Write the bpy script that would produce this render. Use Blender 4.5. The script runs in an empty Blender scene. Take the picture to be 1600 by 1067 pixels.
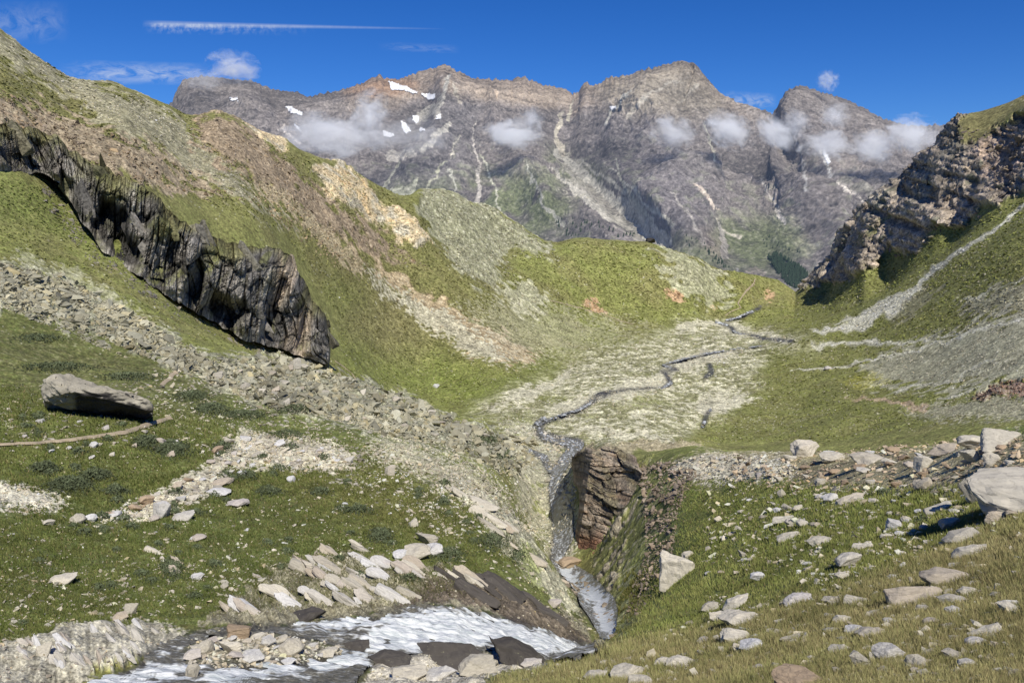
import bpy, bmesh, math, random
import numpy as np
F32 = np.float32
sc = bpy.context.scene
COL = sc.collection
rng = np.random.default_rng(7)
random.seed(7)

# ------------------------------------------------------------------ camera
PITCH = math.radians(9.0)
FP = 1244.4            # focal length in pixels of the 1600 px wide photograph
CX, CY = 800.0, 533.5
cp, sp = math.cos(PITCH), math.sin(PITCH)
cam_d = bpy.data.cameras.new('camera'); cam = bpy.data.objects.new('camera', cam_d)
COL.objects.link(cam); sc.camera = cam
cam_d.lens = 28.0; cam_d.sensor_width = 36.0; cam_d.clip_start = 0.1; cam_d.clip_end = 60000
cam.location = (0, 0, 0); cam.rotation_euler = (math.radians(90) - PITCH, 0, 0)

def ray(px, py):
    """azimuth and tangent of elevation of the line of sight through a photograph point"""
    u = (np.asarray(px, float) - CX) / FP; v = (CY - np.asarray(py, float)) / FP
    x = u; y = cp + v * sp; z = -sp + v * cp
    h = np.hypot(x, y)
    return np.arctan2(x, y), z / h

def project(X, Y, Z):
    d = Y * cp - Z * sp
    v = Y * sp + Z * cp
    return CX + FP * X / d, CY - FP * v / d

def place(px, py, r):
    az, t = ray(px, py)
    return np.stack([r * np.sin(az), r * np.cos(az), r * t], -1)

# ------------------------------------------------------------------ noise
_tab = np.random.default_rng(3).permutation(4096).astype(np.int32)
_ang = np.random.default_rng(4).uniform(0, 2 * np.pi, 4096)
_gx = np.cos(_ang).astype(F32); _gy = np.sin(_ang).astype(F32)
_g3 = np.random.default_rng(5).normal(size=(4096, 3)); _g3 = (_g3 / np.linalg.norm(_g3, axis=1)[:, None]).astype(F32)
def _h2(i, j, s): return _tab[(_tab[(i + s * 131) & 4095] + j) & 4095]
def n2(x, y, s=0):
    x = np.asarray(x); y = np.asarray(y)
    i = np.floor(x); j = np.floor(y)
    fx = (x - i).astype(F32); fy = (y - j).astype(F32)
    i = i.astype(np.int32); j = j.astype(np.int32)
    ux = fx * fx * fx * (fx * (fx * 6 - 15) + 10); uy = fy * fy * fy * (fy * (fy * 6 - 15) + 10)
    def g(a, b):
        h = _h2(i + a, j + b, s); return _gx[h] * (fx - a) + _gy[h] * (fy - b)
    a = g(0, 0); b = g(1, 0); a = a + ux * (b - a)
    c = g(0, 1); d = g(1, 1); c = c + ux * (d - c)
    return (a + uy * (c - a)) * 1.5
def n3(x, y, z, s=0):
    i = np.floor(x); j = np.floor(y); k = np.floor(z)
    fx = (x - i).astype(F32); fy = (y - j).astype(F32); fz = (z - k).astype(F32)
    i = i.astype(np.int32); j = j.astype(np.int32); k = k.astype(np.int32)
    ux = fx * fx * (3 - 2 * fx); uy = fy * fy * (3 - 2 * fy); uz = fz * fz * (3 - 2 * fz)
    out = 0
    for c in (0, 1):
        for b in (0, 1):
            for a in (0, 1):
                h = _tab[(_h2(i + a, j + b, s) + k + c) & 4095]; g = _g3[h]
                d = g[..., 0] * (fx - a) + g[..., 1] * (fy - b) + g[..., 2] * (fz - c)
                out = out + d * (ux if a else 1 - ux) * (uy if b else 1 - uy) * (uz if c else 1 - uz)
    return out * 1.6
def fbm2(x, y, lam, octv, s=0, gain=.5):
    o = 0; a = 1.0
    for k in range(octv):
        o = o + a * n2(x / lam, y / lam, s + k); a *= gain; lam *= .5
    return o
def fbm3(x, y, z, lam, octv, s=0, gain=.5, ridged=False):
    o = 0; a = 1.0
    for k in range(octv):
        n = n3(x / lam, y / lam, z / lam, s + k)
        if ridged: n = 1 - 2 * np.abs(n)
        o = o + a * n; a *= gain; lam *= .5
    return o
def sstep(a, b, x):
    t = np.clip((x - a) / (b - a), 0, 1); return t * t * (3 - 2 * t)
def adapt3(x, y, z, r, k, s=0):
    """as adapt, but even on steep faces too"""
    lv = np.log2(np.maximum(r, 1) * k / FP); l0 = np.floor(lv); f = (lv - l0).astype(F32)
    q = 2 ** l0; o = 17.3 * l0
    a = n3(x / q + o, y / q, z / q, s); b = n3(x / (2 * q) + o + 17.3, y / (2 * q), z / (2 * q), s)
    return (a * (1 - f) + b * f) * 1.05
def adapt(x, y, r, k, s=0):
    """world-fixed noise whose wavelength steps up with distance (about k photograph pixels)"""
    lv = np.log2(np.maximum(r, 1) * k / FP); l0 = np.floor(lv); f = (lv - l0).astype(F32)
    a = n2(x / 2 ** l0 + 17.3 * l0, y / 2 ** l0, s); b = n2(x / 2 ** (l0 + 1) + 17.3 * (l0 + 1), y / 2 ** (l0 + 1), s)
    return a * (1 - f) + b * f

def blocks(a, b, wa, hb, s):
    """jointed rock: rows of blocks along a, bedded along b -> offset in -1..1 and groove depth 0..1"""
    aw = a / wa + .55 * n2(a / (2.3 * wa), b / (2.3 * hb), s) ; bw = b / hb + .45 * n2(a / (2.6 * wa), b / (3 * hb), s + 1)
    k = np.floor(bw).astype(np.int32); off = _tab[(k + s * 37) & 4095] / 4096.0 * 5; q = aw + off; i = np.floor(q).astype(np.int32)
    h = _tab[(_tab[(i + s) & 4095] + k) & 4095] / 2048.0 - 1
    tx = _tab[(_tab[(i + s + 9) & 4095] + k) & 4095] / 2048.0 - 1; ty = _tab[(_tab[(i + s + 21) & 4095] + k) & 4095] / 2048.0 - 1
    fa = q - i; fb = bw - k; g = np.maximum(sstep(.10, 0, np.minimum(fa, 1 - fa)), sstep(.14, 0, np.minimum(fb, 1 - fb)))
    return h + .9 * tx * (fa - .5) + .9 * ty * (fb - .5), g
# ------------------------------------------------------------------ region maps (drawn once, then carried by the ground itself)
MX0, MY0, MST = -200, -100, 2.0
MW, MH = 1001, 701
_mx, _my = np.meshgrid(MX0 + MST * np.arange(MW), MY0 + MST * np.arange(MH))
def blur(m, s):
    s = int(max(0, round(s / MST)))
    if s == 0: return m
    for _ in range(3):
        for ax in (0, 1):
            c = np.cumsum(np.pad(m, [(s + 1, s) if a == ax else (0, 0) for a in (0, 1)], mode='edge'), axis=ax)
            n = m.shape[ax]; w = 2 * s + 1
            m = (np.take(c, range(w, w + n), ax) - np.take(c, range(0, n), ax)) / w
    return m
def poly(pts, soft=6):
    pts = np.array(pts, float); inside = np.zeros(_mx.shape, bool)
    x0, y0 = pts.min(0) - 2; x1, y1 = pts.max(0) + 2
    a0, a1 = int(max(0, (x0 - MX0) / MST)), int(min(MW, (x1 - MX0) / MST + 2)); b0, b1 = int(max(0, (y0 - MY0) / MST)), int(min(MH, (y1 - MY0) / MST + 2))
    X = _mx[b0:b1, a0:a1]; Y = _my[b0:b1, a0:a1]; ins = np.zeros(X.shape, bool)
    j = len(pts) - 1
    for i in range(len(pts)):
        xi, yi = pts[i]; xj, yj = pts[j]
        if yi != yj:
            ins ^= ((yi > Y) != (yj > Y)) & (X < (xj - xi) * (Y - yi) / (yj - yi) + xi)
        j = i
    inside[b0:b1, a0:a1] = ins
    return blur(inside.astype(float), soft)
def line(pts, w, soft=2):
    """polyline; w is one width or one per point"""
    pts = np.array(pts, float); w = np.broadcast_to(np.asarray(w, float), (len(pts),))
    out = np.zeros(_mx.shape)
    for i in range(len(pts) - 1):
        a, b = pts[i], pts[i + 1]; m = max(w) + 6
        x0, y0 = np.minimum(a, b) - m; x1, y1 = np.maximum(a, b) + m
        a0, a1 = int(max(0, (x0 - MX0) / MST)), int(min(MW, (x1 - MX0) / MST + 2)); b0, b1 = int(max(0, (y0 - MY0) / MST)), int(min(MH, (y1 - MY0) / MST + 2))
        if a1 <= a0 or b1 <= b0: continue
        X = _mx[b0:b1, a0:a1] - a[0]; Y = _my[b0:b1, a0:a1] - a[1]; d = b - a; L = max(1e-6, d @ d)
        t = np.clip((X * d[0] + Y * d[1]) / L, 0, 1); dist = np.hypot(X - t * d[0], Y - t * d[1])
        hw = (w[i] * (1 - t) + w[i + 1] * t) / 2
        out[b0:b1, a0:a1] = np.maximum(out[b0:b1, a0:a1], np.clip((hw + 1 - dist) / 2, 0, 1))
    return blur(out, soft)
def samp(m, px, py):
    x = np.clip((px - MX0) / MST, 0, MW - 1.001); y = np.clip((py - MY0) / MST, 0, MH - 1.001)
    i = x.astype(np.int32); j = y.astype(np.int32); fx = (x - i).astype(F32); fy = (y - j).astype(F32)
    m = m.astype(F32)
    return (m[j, i] * (1 - fx) + m[j, i + 1] * fx) * (1 - fy) + (m[j + 1, i] * (1 - fx) + m[j + 1, i + 1] * fx) * fy

# ------------------------------------------------------------------ height field from surveyed points
class Field:
    def __init__(self, cols, azk, lam=1e-4):
        az = []; s = []; t = []
        for px, lst in cols.items():
            for py, r in lst:
                a, tt = ray(px, py); az.append(a); s.append(math.log(r)); t.append(tt)
        self.k = azk; self.P = np.stack([np.array(az) * azk, np.array(s)], 1); t = np.array(t)
        n = len(t); d = np.linalg.norm(self.P[:, None] - self.P[None], axis=2)
        K = self._phi(d) + lam * np.eye(n)
        A = np.zeros((n + 3, n + 3)); A[:n, :n] = K; A[:n, n] = 1; A[:n, n + 1:] = self.P; A[n, :n] = 1; A[n + 1:, :n] = self.P.T
        self.w = np.linalg.solve(A, np.concatenate([t, np.zeros(3)]))
    def _phi(self, d): return np.where(d > 1e-9, d * d * np.log(np.maximum(d, 1e-9)), 0)
    def grid(self, az, s):
        """evaluate on a coarse az x s grid"""
        A, S = np.meshgrid(az * self.k, s, indexing='ij'); sh = A.shape
        Q = np.stack([A.ravel(), S.ravel()], 1); out = np.zeros(len(Q)); n = len(self.P)
        for a in range(0, len(Q), 20000):
            q = Q[a:a + 20000]; d = np.sqrt(((q[:, None, :] - self.P[None]) ** 2).sum(2))
            out[a:a + 20000] = self._phi(d) @ self.w[:n] + self.w[n] + q @ self.w[n + 1:]
        return out.reshape(sh)
def up(a, n, ax):
    """smooth (Catmull-Rom) upsampling along one axis to n samples"""
    a = np.moveaxis(a, ax, 0); m = a.shape[0]
    x = np.linspace(0, m - 1, n); i = np.clip(x.astype(int), 0, m - 2); f = (x - i)[:, None]
    g = lambda k: a[np.clip(i + k, 0, m - 1)]
    p0, p1, p2, p3 = g(-1), g(0), g(1), g(2)
    o = p1 + .5 * f * (p2 - p0 + f * (2 * p0 - 5 * p1 + 4 * p2 - p3 + f * (3 * (p1 - p2) + p3 - p0)))
    return np.moveaxis(o, 0, ax)

class Grid:
    """polar sheet of ground: columns of constant azimuth, rows spread so that detail is even"""
    def __init__(self, cols, azk, az0, az1, nc, r0, r1, nr, ck=90, sk=170, skyline=None, lam=1e-4, flat=.35, crestw=.22):
        fld = Field(cols, azk, lam)
        azc = np.linspace(az0, az1, ck); s_c = np.linspace(math.log(r0), math.log(r1), sk)
        T = fld.grid(azc, s_c)
        fine = 1200
        T = up(up(T, nc, 0), fine, 1); S = np.linspace(math.log(r0), math.log(r1), fine); az = np.linspace(az0, az1, nc)
        if skyline is not None:
            sk_ = np.array(skyline, float); sa, st = ray(sk_[:, 0], sk_[:, 1]); tgt = np.interp(az, sa, st)
            ic = T.argmax(1); k = np.ones(9) / 9
            sc_ = np.convolve(np.pad(S[ic], 4, mode='edge'), k, 'valid')
            d = (tgt - T.max(1))[:, None]; w = np.exp(-((S[None] - sc_[:, None]) / crestw) ** 2)
            T = T + d * w
        dT = np.abs(np.diff(T, axis=1)); dS = S[1] - S[0]
        arc = np.sqrt(dT ** 2 + (flat * dS) ** 2); arc = blur1(arc, 15)
        cum = np.concatenate([np.zeros((nc, 1)), np.cumsum(arc, 1)], 1); cum /= cum[:, -1:]
        q = np.linspace(0, 1, nr); SS = np.empty((nc, nr)); TT = np.empty((nc, nr))
        for c in range(nc):
            SS[c] = np.interp(q, cum[c], S)
        for b in range(0, nc, 200):
            pass
        SS = blur0(SS, 4)
        for c in range(nc): TT[c] = np.interp(SS[c], S, T[c])
        self.az = az; R = np.exp(SS)
        self.X = R * np.sin(az)[:, None]; self.Y = R * np.cos(az)[:, None]; self.Z = R * TT; self.R = R
        self.nc, self.nr = nc, nr
    def finish(self):
        self.R2 = np.hypot(self.X, self.Y); self.T = self.Z / self.R2; self.Smax = np.maximum.accumulate(self.T, axis=1)
        self.px, self.py = project(self.X, self.Y, self.Z)
    def normals(self):
        P = np.stack([self.X, self.Y, self.Z], -1)
        a = np.gradient(P, axis=0); b = np.gradient(P, axis=1); n = np.cross(a, b); n /= np.linalg.norm(n, axis=-1, keepdims=True) + 1e-12
        n[n[..., 2] < 0] *= -1
        return n
    def hit(self, px, py, rmin=0):
        az, t = ray(px, py); c = (az - self.az[0]) / (self.az[1] - self.az[0]); i = int(np.clip(round(float(c)), 0, self.nc - 1))
        m = self.Smax[i] >= t
        if rmin: m = (self.T[i] >= t) & (self.R2[i] > rmin)
        if not m.any(): return None
        j = int(m.argmax())
        return i, j
    def hits(self, px, py):
        """ground points first met by many lines of sight -> positions, distance, column, row, valid"""
        az, t = ray(px, py); c = (az - self.az[0]) / (self.az[1] - self.az[0]); i = np.clip(np.round(c).astype(int), 0, self.nc - 1)
        j = np.zeros(len(i), int); o = np.argsort(i, kind='stable'); io = i[o]; b = np.searchsorted(io, np.arange(self.nc + 1))
        for k in np.unique(io):
            s = o[b[k]:b[k + 1]]; j[s] = np.searchsorted(self.Smax[k], t[s])
        ok = (j < self.nr) & (j > 0); j = np.clip(j, 1, self.nr - 1)
        t0 = self.T[i, j - 1]; t1 = self.T[i, j]; f = np.clip((t - t0) / np.where(np.abs(t1 - t0) < 1e-9, 1, t1 - t0), 0, 1)
        r = self.R2[i, j - 1] * (1 - f) + self.R2[i, j] * f
        return np.stack([r * np.sin(az), r * np.cos(az), r * t], -1), r, i, j, ok
    def pos(self, ij): return np.array([self.X[ij], self.Y[ij], self.Z[ij]])
def blur1(a, s):
    w = 2 * s + 1; c = np.cumsum(np.pad(a, [(0, 0), (s + 1, s)], mode='edge'), axis=1); return (c[:, w:] - c[:, :-w]) / w
def blur0(a, s): return blur1(a.T, s).T

# ------------------------------------------------------------------ mesh helpers
def link(name, me, parent=None):
    o = bpy.data.objects.new(name, me); COL.objects.link(o)
    if parent: o.parent = parent
    return o
def raw_mesh(name, V, Fc, smooth=True, colors=None, mat=None):
    """V (n,3); Fc (m,k) with constant k"""
    me = bpy.data.meshes.new(name); V = np.ascontiguousarray(V, F32); Fc = np.ascontiguousarray(Fc, np.int32); m, k = Fc.shape
    me.vertices.add(len(V)); me.vertices.foreach_set('co', V.ravel())
    me.loops.add(m * k); me.loops.foreach_set('vertex_index', Fc.ravel())
    me.polygons.add(m); me.polygons.foreach_set('loop_start', np.arange(0, m * k, k, dtype=np.int32))
    me.polygons.foreach_set('use_smooth', np.full(m, smooth))
    if colors is not None:
        for nm, c in colors.items():
            at = me.color_attributes.new(nm, 'FLOAT_COLOR', 'POINT')
            c4 = np.ones((len(V), 4), F32); c4[:, :c.shape[1]] = c; at.data.foreach_set('color', c4.ravel())
    me.update(calc_edges=True)
    if mat: me.materials.append(mat)
    return me
def grid_mesh(name, G, P, keep, cols, mat, smooth=True):
    nc, nr = G.nc, G.nr; idx = np.arange(nc * nr).reshape(nc, nr)
    q = np.stack([idx[:-1, :-1], idx[1:, :-1], idx[1:, 1:], idx[:-1, 1:]], -1)[keep]
    u, inv = np.unique(q.ravel(), return_inverse=True)
    return raw_mesh(name, P.reshape(-1, 3)[u], inv.reshape(-1, 4), smooth, {k: v.reshape(-1, v.shape[-1])[u] for k, v in cols.items()}, mat)
def tag(o, label=None, cat=None, group=None, kind=None):
    if label: o['label'] = label
    if cat: o['category'] = cat
    if group: o['group'] = group
    if kind: o['kind'] = kind
    return o

# ------------------------------------------------------------------ node helpers
class N:
    def __init__(self, name):
        self.m = bpy.data.materials.new(name); self.m.use_nodes = True; self.t = self.m.node_tree; self.t.nodes.clear()
    def n(self, kind, **kw):
        nd = self.t.nodes.new(kind); ins = kw.pop('ins', {})
        for k, v in kw.items(): setattr(nd, k, v)
        for k, v in ins.items():
            if isinstance(v, bpy.types.NodeSocket): self.t.links.new(v, nd.inputs[k])
            else: nd.inputs[k].default_value = v
        return nd
    def math(self, op, a, b=0.0, clamp=False):
        nd = self.n('ShaderNodeMath', operation=op, ins={0: a, 1: b}); nd.use_clamp = clamp; return nd.outputs[0]
    def mix(self, f, a, b, blend='MIX'):
        nd = self.n('ShaderNodeMix', data_type='RGBA', blend_type=blend)
        for k, v in ((0, f), (6, a), (7, b)):
            if isinstance(v, bpy.types.NodeSocket): self.t.links.new(v, nd.inputs[k])
            else: nd.inputs[k].default_value = v if k == 0 else (tuple(v) + (1,))[:4]
        return nd.outputs[2]
    def noise(self, vec, scale, detail=4, rough=.5, dist=0.0, dim='3D'):
        return self.n('ShaderNodeTexNoise', noise_dimensions=dim, ins={'Vector': vec, 'Scale': scale, 'Detail': detail, 'Roughness': rough, 'Distortion': dist}).outputs[0]
    def ramp(self, f, stops):
        nd = self.n('ShaderNodeValToRGB', ins={0: f}); e = nd.color_ramp.elements
        while len(e) < len(stops): e.new(.5)
        for el, (p, c) in zip(e, stops): el.position = p; el.color = (tuple(c) + (1,))[:4] if not isinstance(c, (int, float)) else (c, c, c, 1)
        return nd.outputs[0]
    def out(self, surf=None, vol=None):
        o = self.n('ShaderNodeOutputMaterial')
        if surf: self.t.links.new(surf, o.inputs[0])
        if vol: self.t.links.new(vol, o.inputs[1])
        return self.m
    def maprange(self, v, a, b, c, d):
        return self.n('ShaderNodeMapRange', ins={0: v, 1: a, 2: b, 3: c, 4: d}).outputs[0]

# ------------------------------------------------------------------ rocks
def hull(pts):
    bm = bmesh.new()
    for p in pts: bm.verts.new(p)
    r = bmesh.ops.convex_hull(bm, input=bm.verts)
    dead = list({e for e in r['geom_interior'] + r['geom_unused'] if isinstance(e, bmesh.types.BMVert)})
    if dead: bmesh.ops.delete(bm, geom=dead, context='VERTS')
    return bm
def rock_pts(g, n, flat=.7, box=False):
    p = g.normal(size=(n, 3)); p /= np.linalg.norm(p, axis=1)[:, None]
    if box: p = np.sign(p) * np.abs(p) ** .45; p /= 1.25
    p *= g.uniform(.8, 1.0, (n, 1)); p[:, 2] *= flat
    return p
PEB = []
for k in range(14):
    g = np.random.default_rng(50 + k); bm = hull(rock_pts(g, 10, g.uniform(.5, .8), k % 2 == 0)); bmesh.ops.triangulate(bm, faces=bm.faces)
    bm.verts.index_update(); PEB.append((np.array([v.co for v in bm.verts]), np.array([[v.index for v in f.verts] for f in bm.faces]))); bm.free()
def rot_z(a): c, s = np.cos(a), np.sin(a); return c, s
def rocks_mesh(name, pos, size, col, mat, nrm=None, el=(1.0, .75, .6), sink=.25, yaw=None, g=rng, dip=.35):
    """many small stones as one mesh"""
    V = []; Fc = []; C = []; off = 0; n = len(pos); kind = g.integers(0, len(PEB), n)
    yaw = g.uniform(0, 6.28, n) if yaw is None else yaw + g.normal(0, .35, n)
    for k in range(len(PEB)):
        s = np.where(kind == k)[0]
        if not len(s): continue
        v0, f0 = PEB[k]; m = len(s)
        e = np.array(el)[None] * g.uniform(.7, 1.3, (m, 3)); v = v0[None] * (e * size[s, None])[:, None, :] * .5
        t1 = g.normal(0, dip, m)[:, None]; c, sn = np.cos(t1), np.sin(t1); y, z = v[..., 1] * c - v[..., 2] * sn, v[..., 1] * sn + v[..., 2] * c; v = np.stack([v[..., 0], y, z], -1)
        t1 = g.normal(0, dip, m)[:, None]; c, sn = np.cos(t1), np.sin(t1); x, z = v[..., 0] * c + v[..., 2] * sn, -v[..., 0] * sn + v[..., 2] * c; v = np.stack([x, v[..., 1], z], -1)
        a = yaw[s][:, None]; c, sn = np.cos(a), np.sin(a); v = np.stack([v[..., 0] * c - v[..., 1] * sn, v[..., 0] * sn + v[..., 1] * c, v[..., 2]], -1)
        p = pos[s].copy(); p[:, 2] += size[s] * (.5 * el[2] - sink) * .8
        v = v + p[:, None, :]
        V.append(v.reshape(-1, 3)); Fc.append((f0[None] + (np.arange(m) * len(v0))[:, None, None] + off).reshape(-1, 3)); C.append(np.repeat(col[s], len(v0), axis=0)); off += m * len(v0)
    return link(name, raw_mesh(name, np.concatenate(V), np.concatenate(Fc), False, {'tint': np.concatenate(C)}, mat))
def sample_poly(pts, n, g=rng):
    """n random points inside an outline"""
    pts = np.array(pts, float); lo, hi = pts.min(0), pts.max(0); out = []
    tot = 0
    while tot < n:
        q = g.uniform(lo, hi, (n * 2 + 16, 2)); ins = np.zeros(len(q), bool); j = len(pts) - 1
        for i in range(len(pts)):
            xi, yi = pts[i]; xj, yj = pts[j]
            if yi != yj: ins ^= ((yi > q[:, 1]) != (yj > q[:, 1])) & (q[:, 0] < (xj - xi) * (q[:, 1] - yi) / (yj - yi) + xi)
            j = i
        out.append(q[ins]); tot += ins.sum()
    return np.concatenate(out)[:n]
SKY_STR=.09; SUN_STR=5.0; HAZE=.75
# ================================================================== NEAR AND MIDDLE GROUND
near_cols = {
 -170: [(1500,3),(1250,14),(1150,28),(1100,40),(1050,47),(980,55),(880,70),(780,92),(700,114),(630,148),(540,200),(470,240),(380,300),(310,350),(250,385),(190,430),(120,500),(50,600),(0,700),(-60,850),(0,1000),(200,1300)],
 0: [(1500,3),(1220,14),(1130,28),(1085,42),(1060,46),(1000,54),(930,62),(850,76),(750,100),(692,120),(640,150),(600,172),(540,205),(480,245),(400,300),(330,350),(270,390),(200,430),(140,500),(90,600),(47,720),(120,900),(300,1200)],
 100: [(1480,3),(1200,15),(1110,30),(1075,44),(1020,52),(950,62),(850,80),(750,104),(688,122),(640,150),(570,200),(500,255),(430,310),(360,370),(300,420),(230,480),(170,590),(115,760),(180,950),(320,1250)],
 200: [(1450,3),(1180,15),(1095,32),(1060,46),(1000,54),(950,62),(850,82),(750,108),(675,130),(620,170),(560,220),(500,280),(440,340),(395,385),(330,425),(290,450),(230,520),(180,620),(138,740),(200,950),(340,1250)],
 300: [(1420,3),(1170,15),(1090,34),(1045,48),(980,58),(900,72),(800,95),(700,128),(655,150),(600,200),(560,240),(520,300),(475,400),(400,450),(350,480),(300,540),(240,640),(180,800),(260,1000),(360,1250)],
 400: [(1420,3),(1160,15),(1085,36),(1040,50),(965,60),(880,76),(780,102),(700,132),(640,175),(590,235),(550,330),(530,440),(450,490),(385,530),(330,580),(270,700),(203,850),(290,1050),(380,1250)],
 500: [(1400,3),(1150,15),(1080,38),(1040,51),(960,61),(860,80),(760,106),(700,135),(650,180),(610,235),(585,320),(568,480),(530,530),(500,570),(430,650),(350,760),(290,850),(245,950),(330,1150),(400,1400)],
 600: [(1380,3),(1140,15),(1080,40),(1040,52),(965,61),(900,72),(820,90),(740,120),(690,155),(650,205),(618,270),(632,390),(610,560),(580,650),(500,750),(420,850),(350,950),(294,1050),(380,1300),(420,1500)],
 700: [(1360,3),(1130,15),(1070,40),(1040,54),(985,60),(930,67),(850,85),(760,120),(710,170),(660,250),(668,410),(650,540),(620,640),(560,740),(480,850),(400,1000),(340,1150),(298,1300),(380,1600)],
 780: [(1350,3),(1120,13),(1058,28),(1055,45),(1005,60),(960,68),(880,88),(800,118),(740,165),(685,260),(690,400),(660,500),(600,640),(560,740),(500,900),(430,1100),(370,1300),(336,1420),(420,1750)],
 850: [(1340,3),(1120,10),(1060,18),(1036,25),(1062,42),(1018,61),(965,72),(910,95),(862,122),(900,140),(870,165),(830,225),(800,255),(740,350),(690,450),(655,520),(620,620),(580,760),(545,900),(500,1020),(440,1200),(378,1400),(450,1750)],
 930: [(1340,3),(1110,10),(1050,18),(1010,29),(1050,45),(1022,68),(985,84),(960,98),(925,120),(885,155),(850,178),(800,196),(750,210),(715,222),(700,270),(690,320),(712,430),(660,520),(600,680),(560,860),(520,1080),(490,1200),(440,1300),(372,1420),(440,1750)],
 985: [(1340,3),(1110,9.5),(1040,18),(990,31),(965,42),(966,58),(975,80),(945,94),(900,112),(850,138),(800,162),(760,182),(725,202),(704,240),(694,300),(714,430),(670,500),(600,690),(560,860),(520,1100),(505,1200),(450,1320),(376,1450),(450,1800)],
 1060: [(1330,3),(1150,8),(1060,15.5),(1000,25),(950,43),(915,62),(880,80),(850,96),(800,120),(760,138),(720,160),(703,180),(735,300),(690,480),(640,600),(590,740),(550,950),(520,1150),(500,1280),(450,1380),(392,1500),(460,1800)],
 1130: [(1320,3),(1060,12.5),(1000,19.5),(950,31),(900,48),(850,70),(800,95),(750,124),(715,150),(750,250),(720,400),(690,500),(640,610),(600,720),(560,880),(520,1150),(505,1350),(470,1480),(424,1600),(500,1900)],
 1200: [(1310,3),(1060,11),(1000,17),(950,25),(900,36),(850,53),(800,74),(750,100),(712,132),(750,230),(715,400),(680,520),(640,610),(600,720),(560,860),(530,1050),(500,1400),(465,1650),(434,1800),(490,2050)],
 1245: [(1305,3),(1060,10.4),(950,22),(850,45),(760,86),(710,124),(750,215),(700,430),(640,610),(580,760),(540,900),(510,1150),(480,1500),(456,1900),(500,2300)],
 1300: [(1300,3),(1060,9.5),(1000,14),(950,20),(900,27.5),(850,38),(800,54),(750,78),(712,108),(760,200),(700,430),(660,520),(620,620),(580,730),(540,870),(500,1080),(465,1400),(437,1650),(398,1720),(450,2100)],
 1400: [(1290,3),(1060,8.7),(1000,12.5),(950,17.5),(900,24),(850,33),(800,46),(750,62),(712,80),(760,170),(690,400),(650,500),(600,620),(550,740),(500,880),(450,1050),(397,1300),(330,1375),(275,1450),(340,1800)],
 1500: [(1280,3),(1060,8.2),(1000,11.5),(950,15.5),(900,21),(850,28.5),(800,38),(750,48),(702,60),(760,150),(680,380),(640,460),(590,560),(540,650),(490,760),(430,900),(380,1050),(348,1180),(280,1235),(220,1290),(184,1350),(240,1650)],
 1600: [(1270,3),(1060,7.8),(1000,10.5),(950,14),(900,18.5),(850,24.5),(800,32),(750,40),(690,50),(760,140),(660,370),(620,440),(570,520),(520,600),(460,700),(400,820),(350,940),(305,1080),(230,1140),(180,1200),(149,1300),(180,1600)],
 1770: [(1260,3),(1060,7.2),(950,12),(850,20),(750,33),(685,42),(760,130),(620,390),(520,530),(400,720),(300,880),(240,1000),(150,1100),(90,1250),(120,1500)],
}
near_sky = [(-200,-70),(-60,0),(0,47),(10,55),(20,62),(35,75),(60,92),(90,110),(110,122),(140,128),(175,130),(200,140),(230,153),(262,163),(290,180),(312,184),(340,177),(365,180),(385,190),(410,205),(430,215),(450,222),(470,232),(500,245),(540,262),(570,278),(600,293),(625,303),(640,303),(655,297),(690,295),(715,302),(740,315),(775,330),(800,345),(825,360),(850,375),(870,378),(895,370),(920,369),(950,373),(985,376),(1010,377),(1040,387),(1070,395),(1090,402),(1110,415),(1130,423),(1165,428),(1190,432),(1215,436),(1232,447),(1243,455),(1255,445),(1275,422),(1290,405),(1305,390),(1315,370),(1335,345),(1355,325),(1375,310),(1395,290),(1410,272),(1425,250),(1440,238),(1460,225),(1475,205),(1485,192),(1500,182),(1530,175),(1555,165),(1575,157),(1600,147),(1800,80)]
G = Grid(near_cols, 3.0, math.radians(-38), math.radians(38), 1500, 3.0, 2300, 1900, skyline=near_sky)
G.finish()
px, py, R = G.px, G.py, G.R2
_split = np.interp(px, [-300,560,640,700,780,850,900,935,960,1000,1040,1060,1130,1300,1400,1500,1600,1800],
                       [600,500,310,290,290,136,110,60,70,280,240,225,190,150,120,100,90,80])
FAR = sstep(.9, 1.1, R / _split)          # 1 on ground beyond the near rims
del _split

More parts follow.
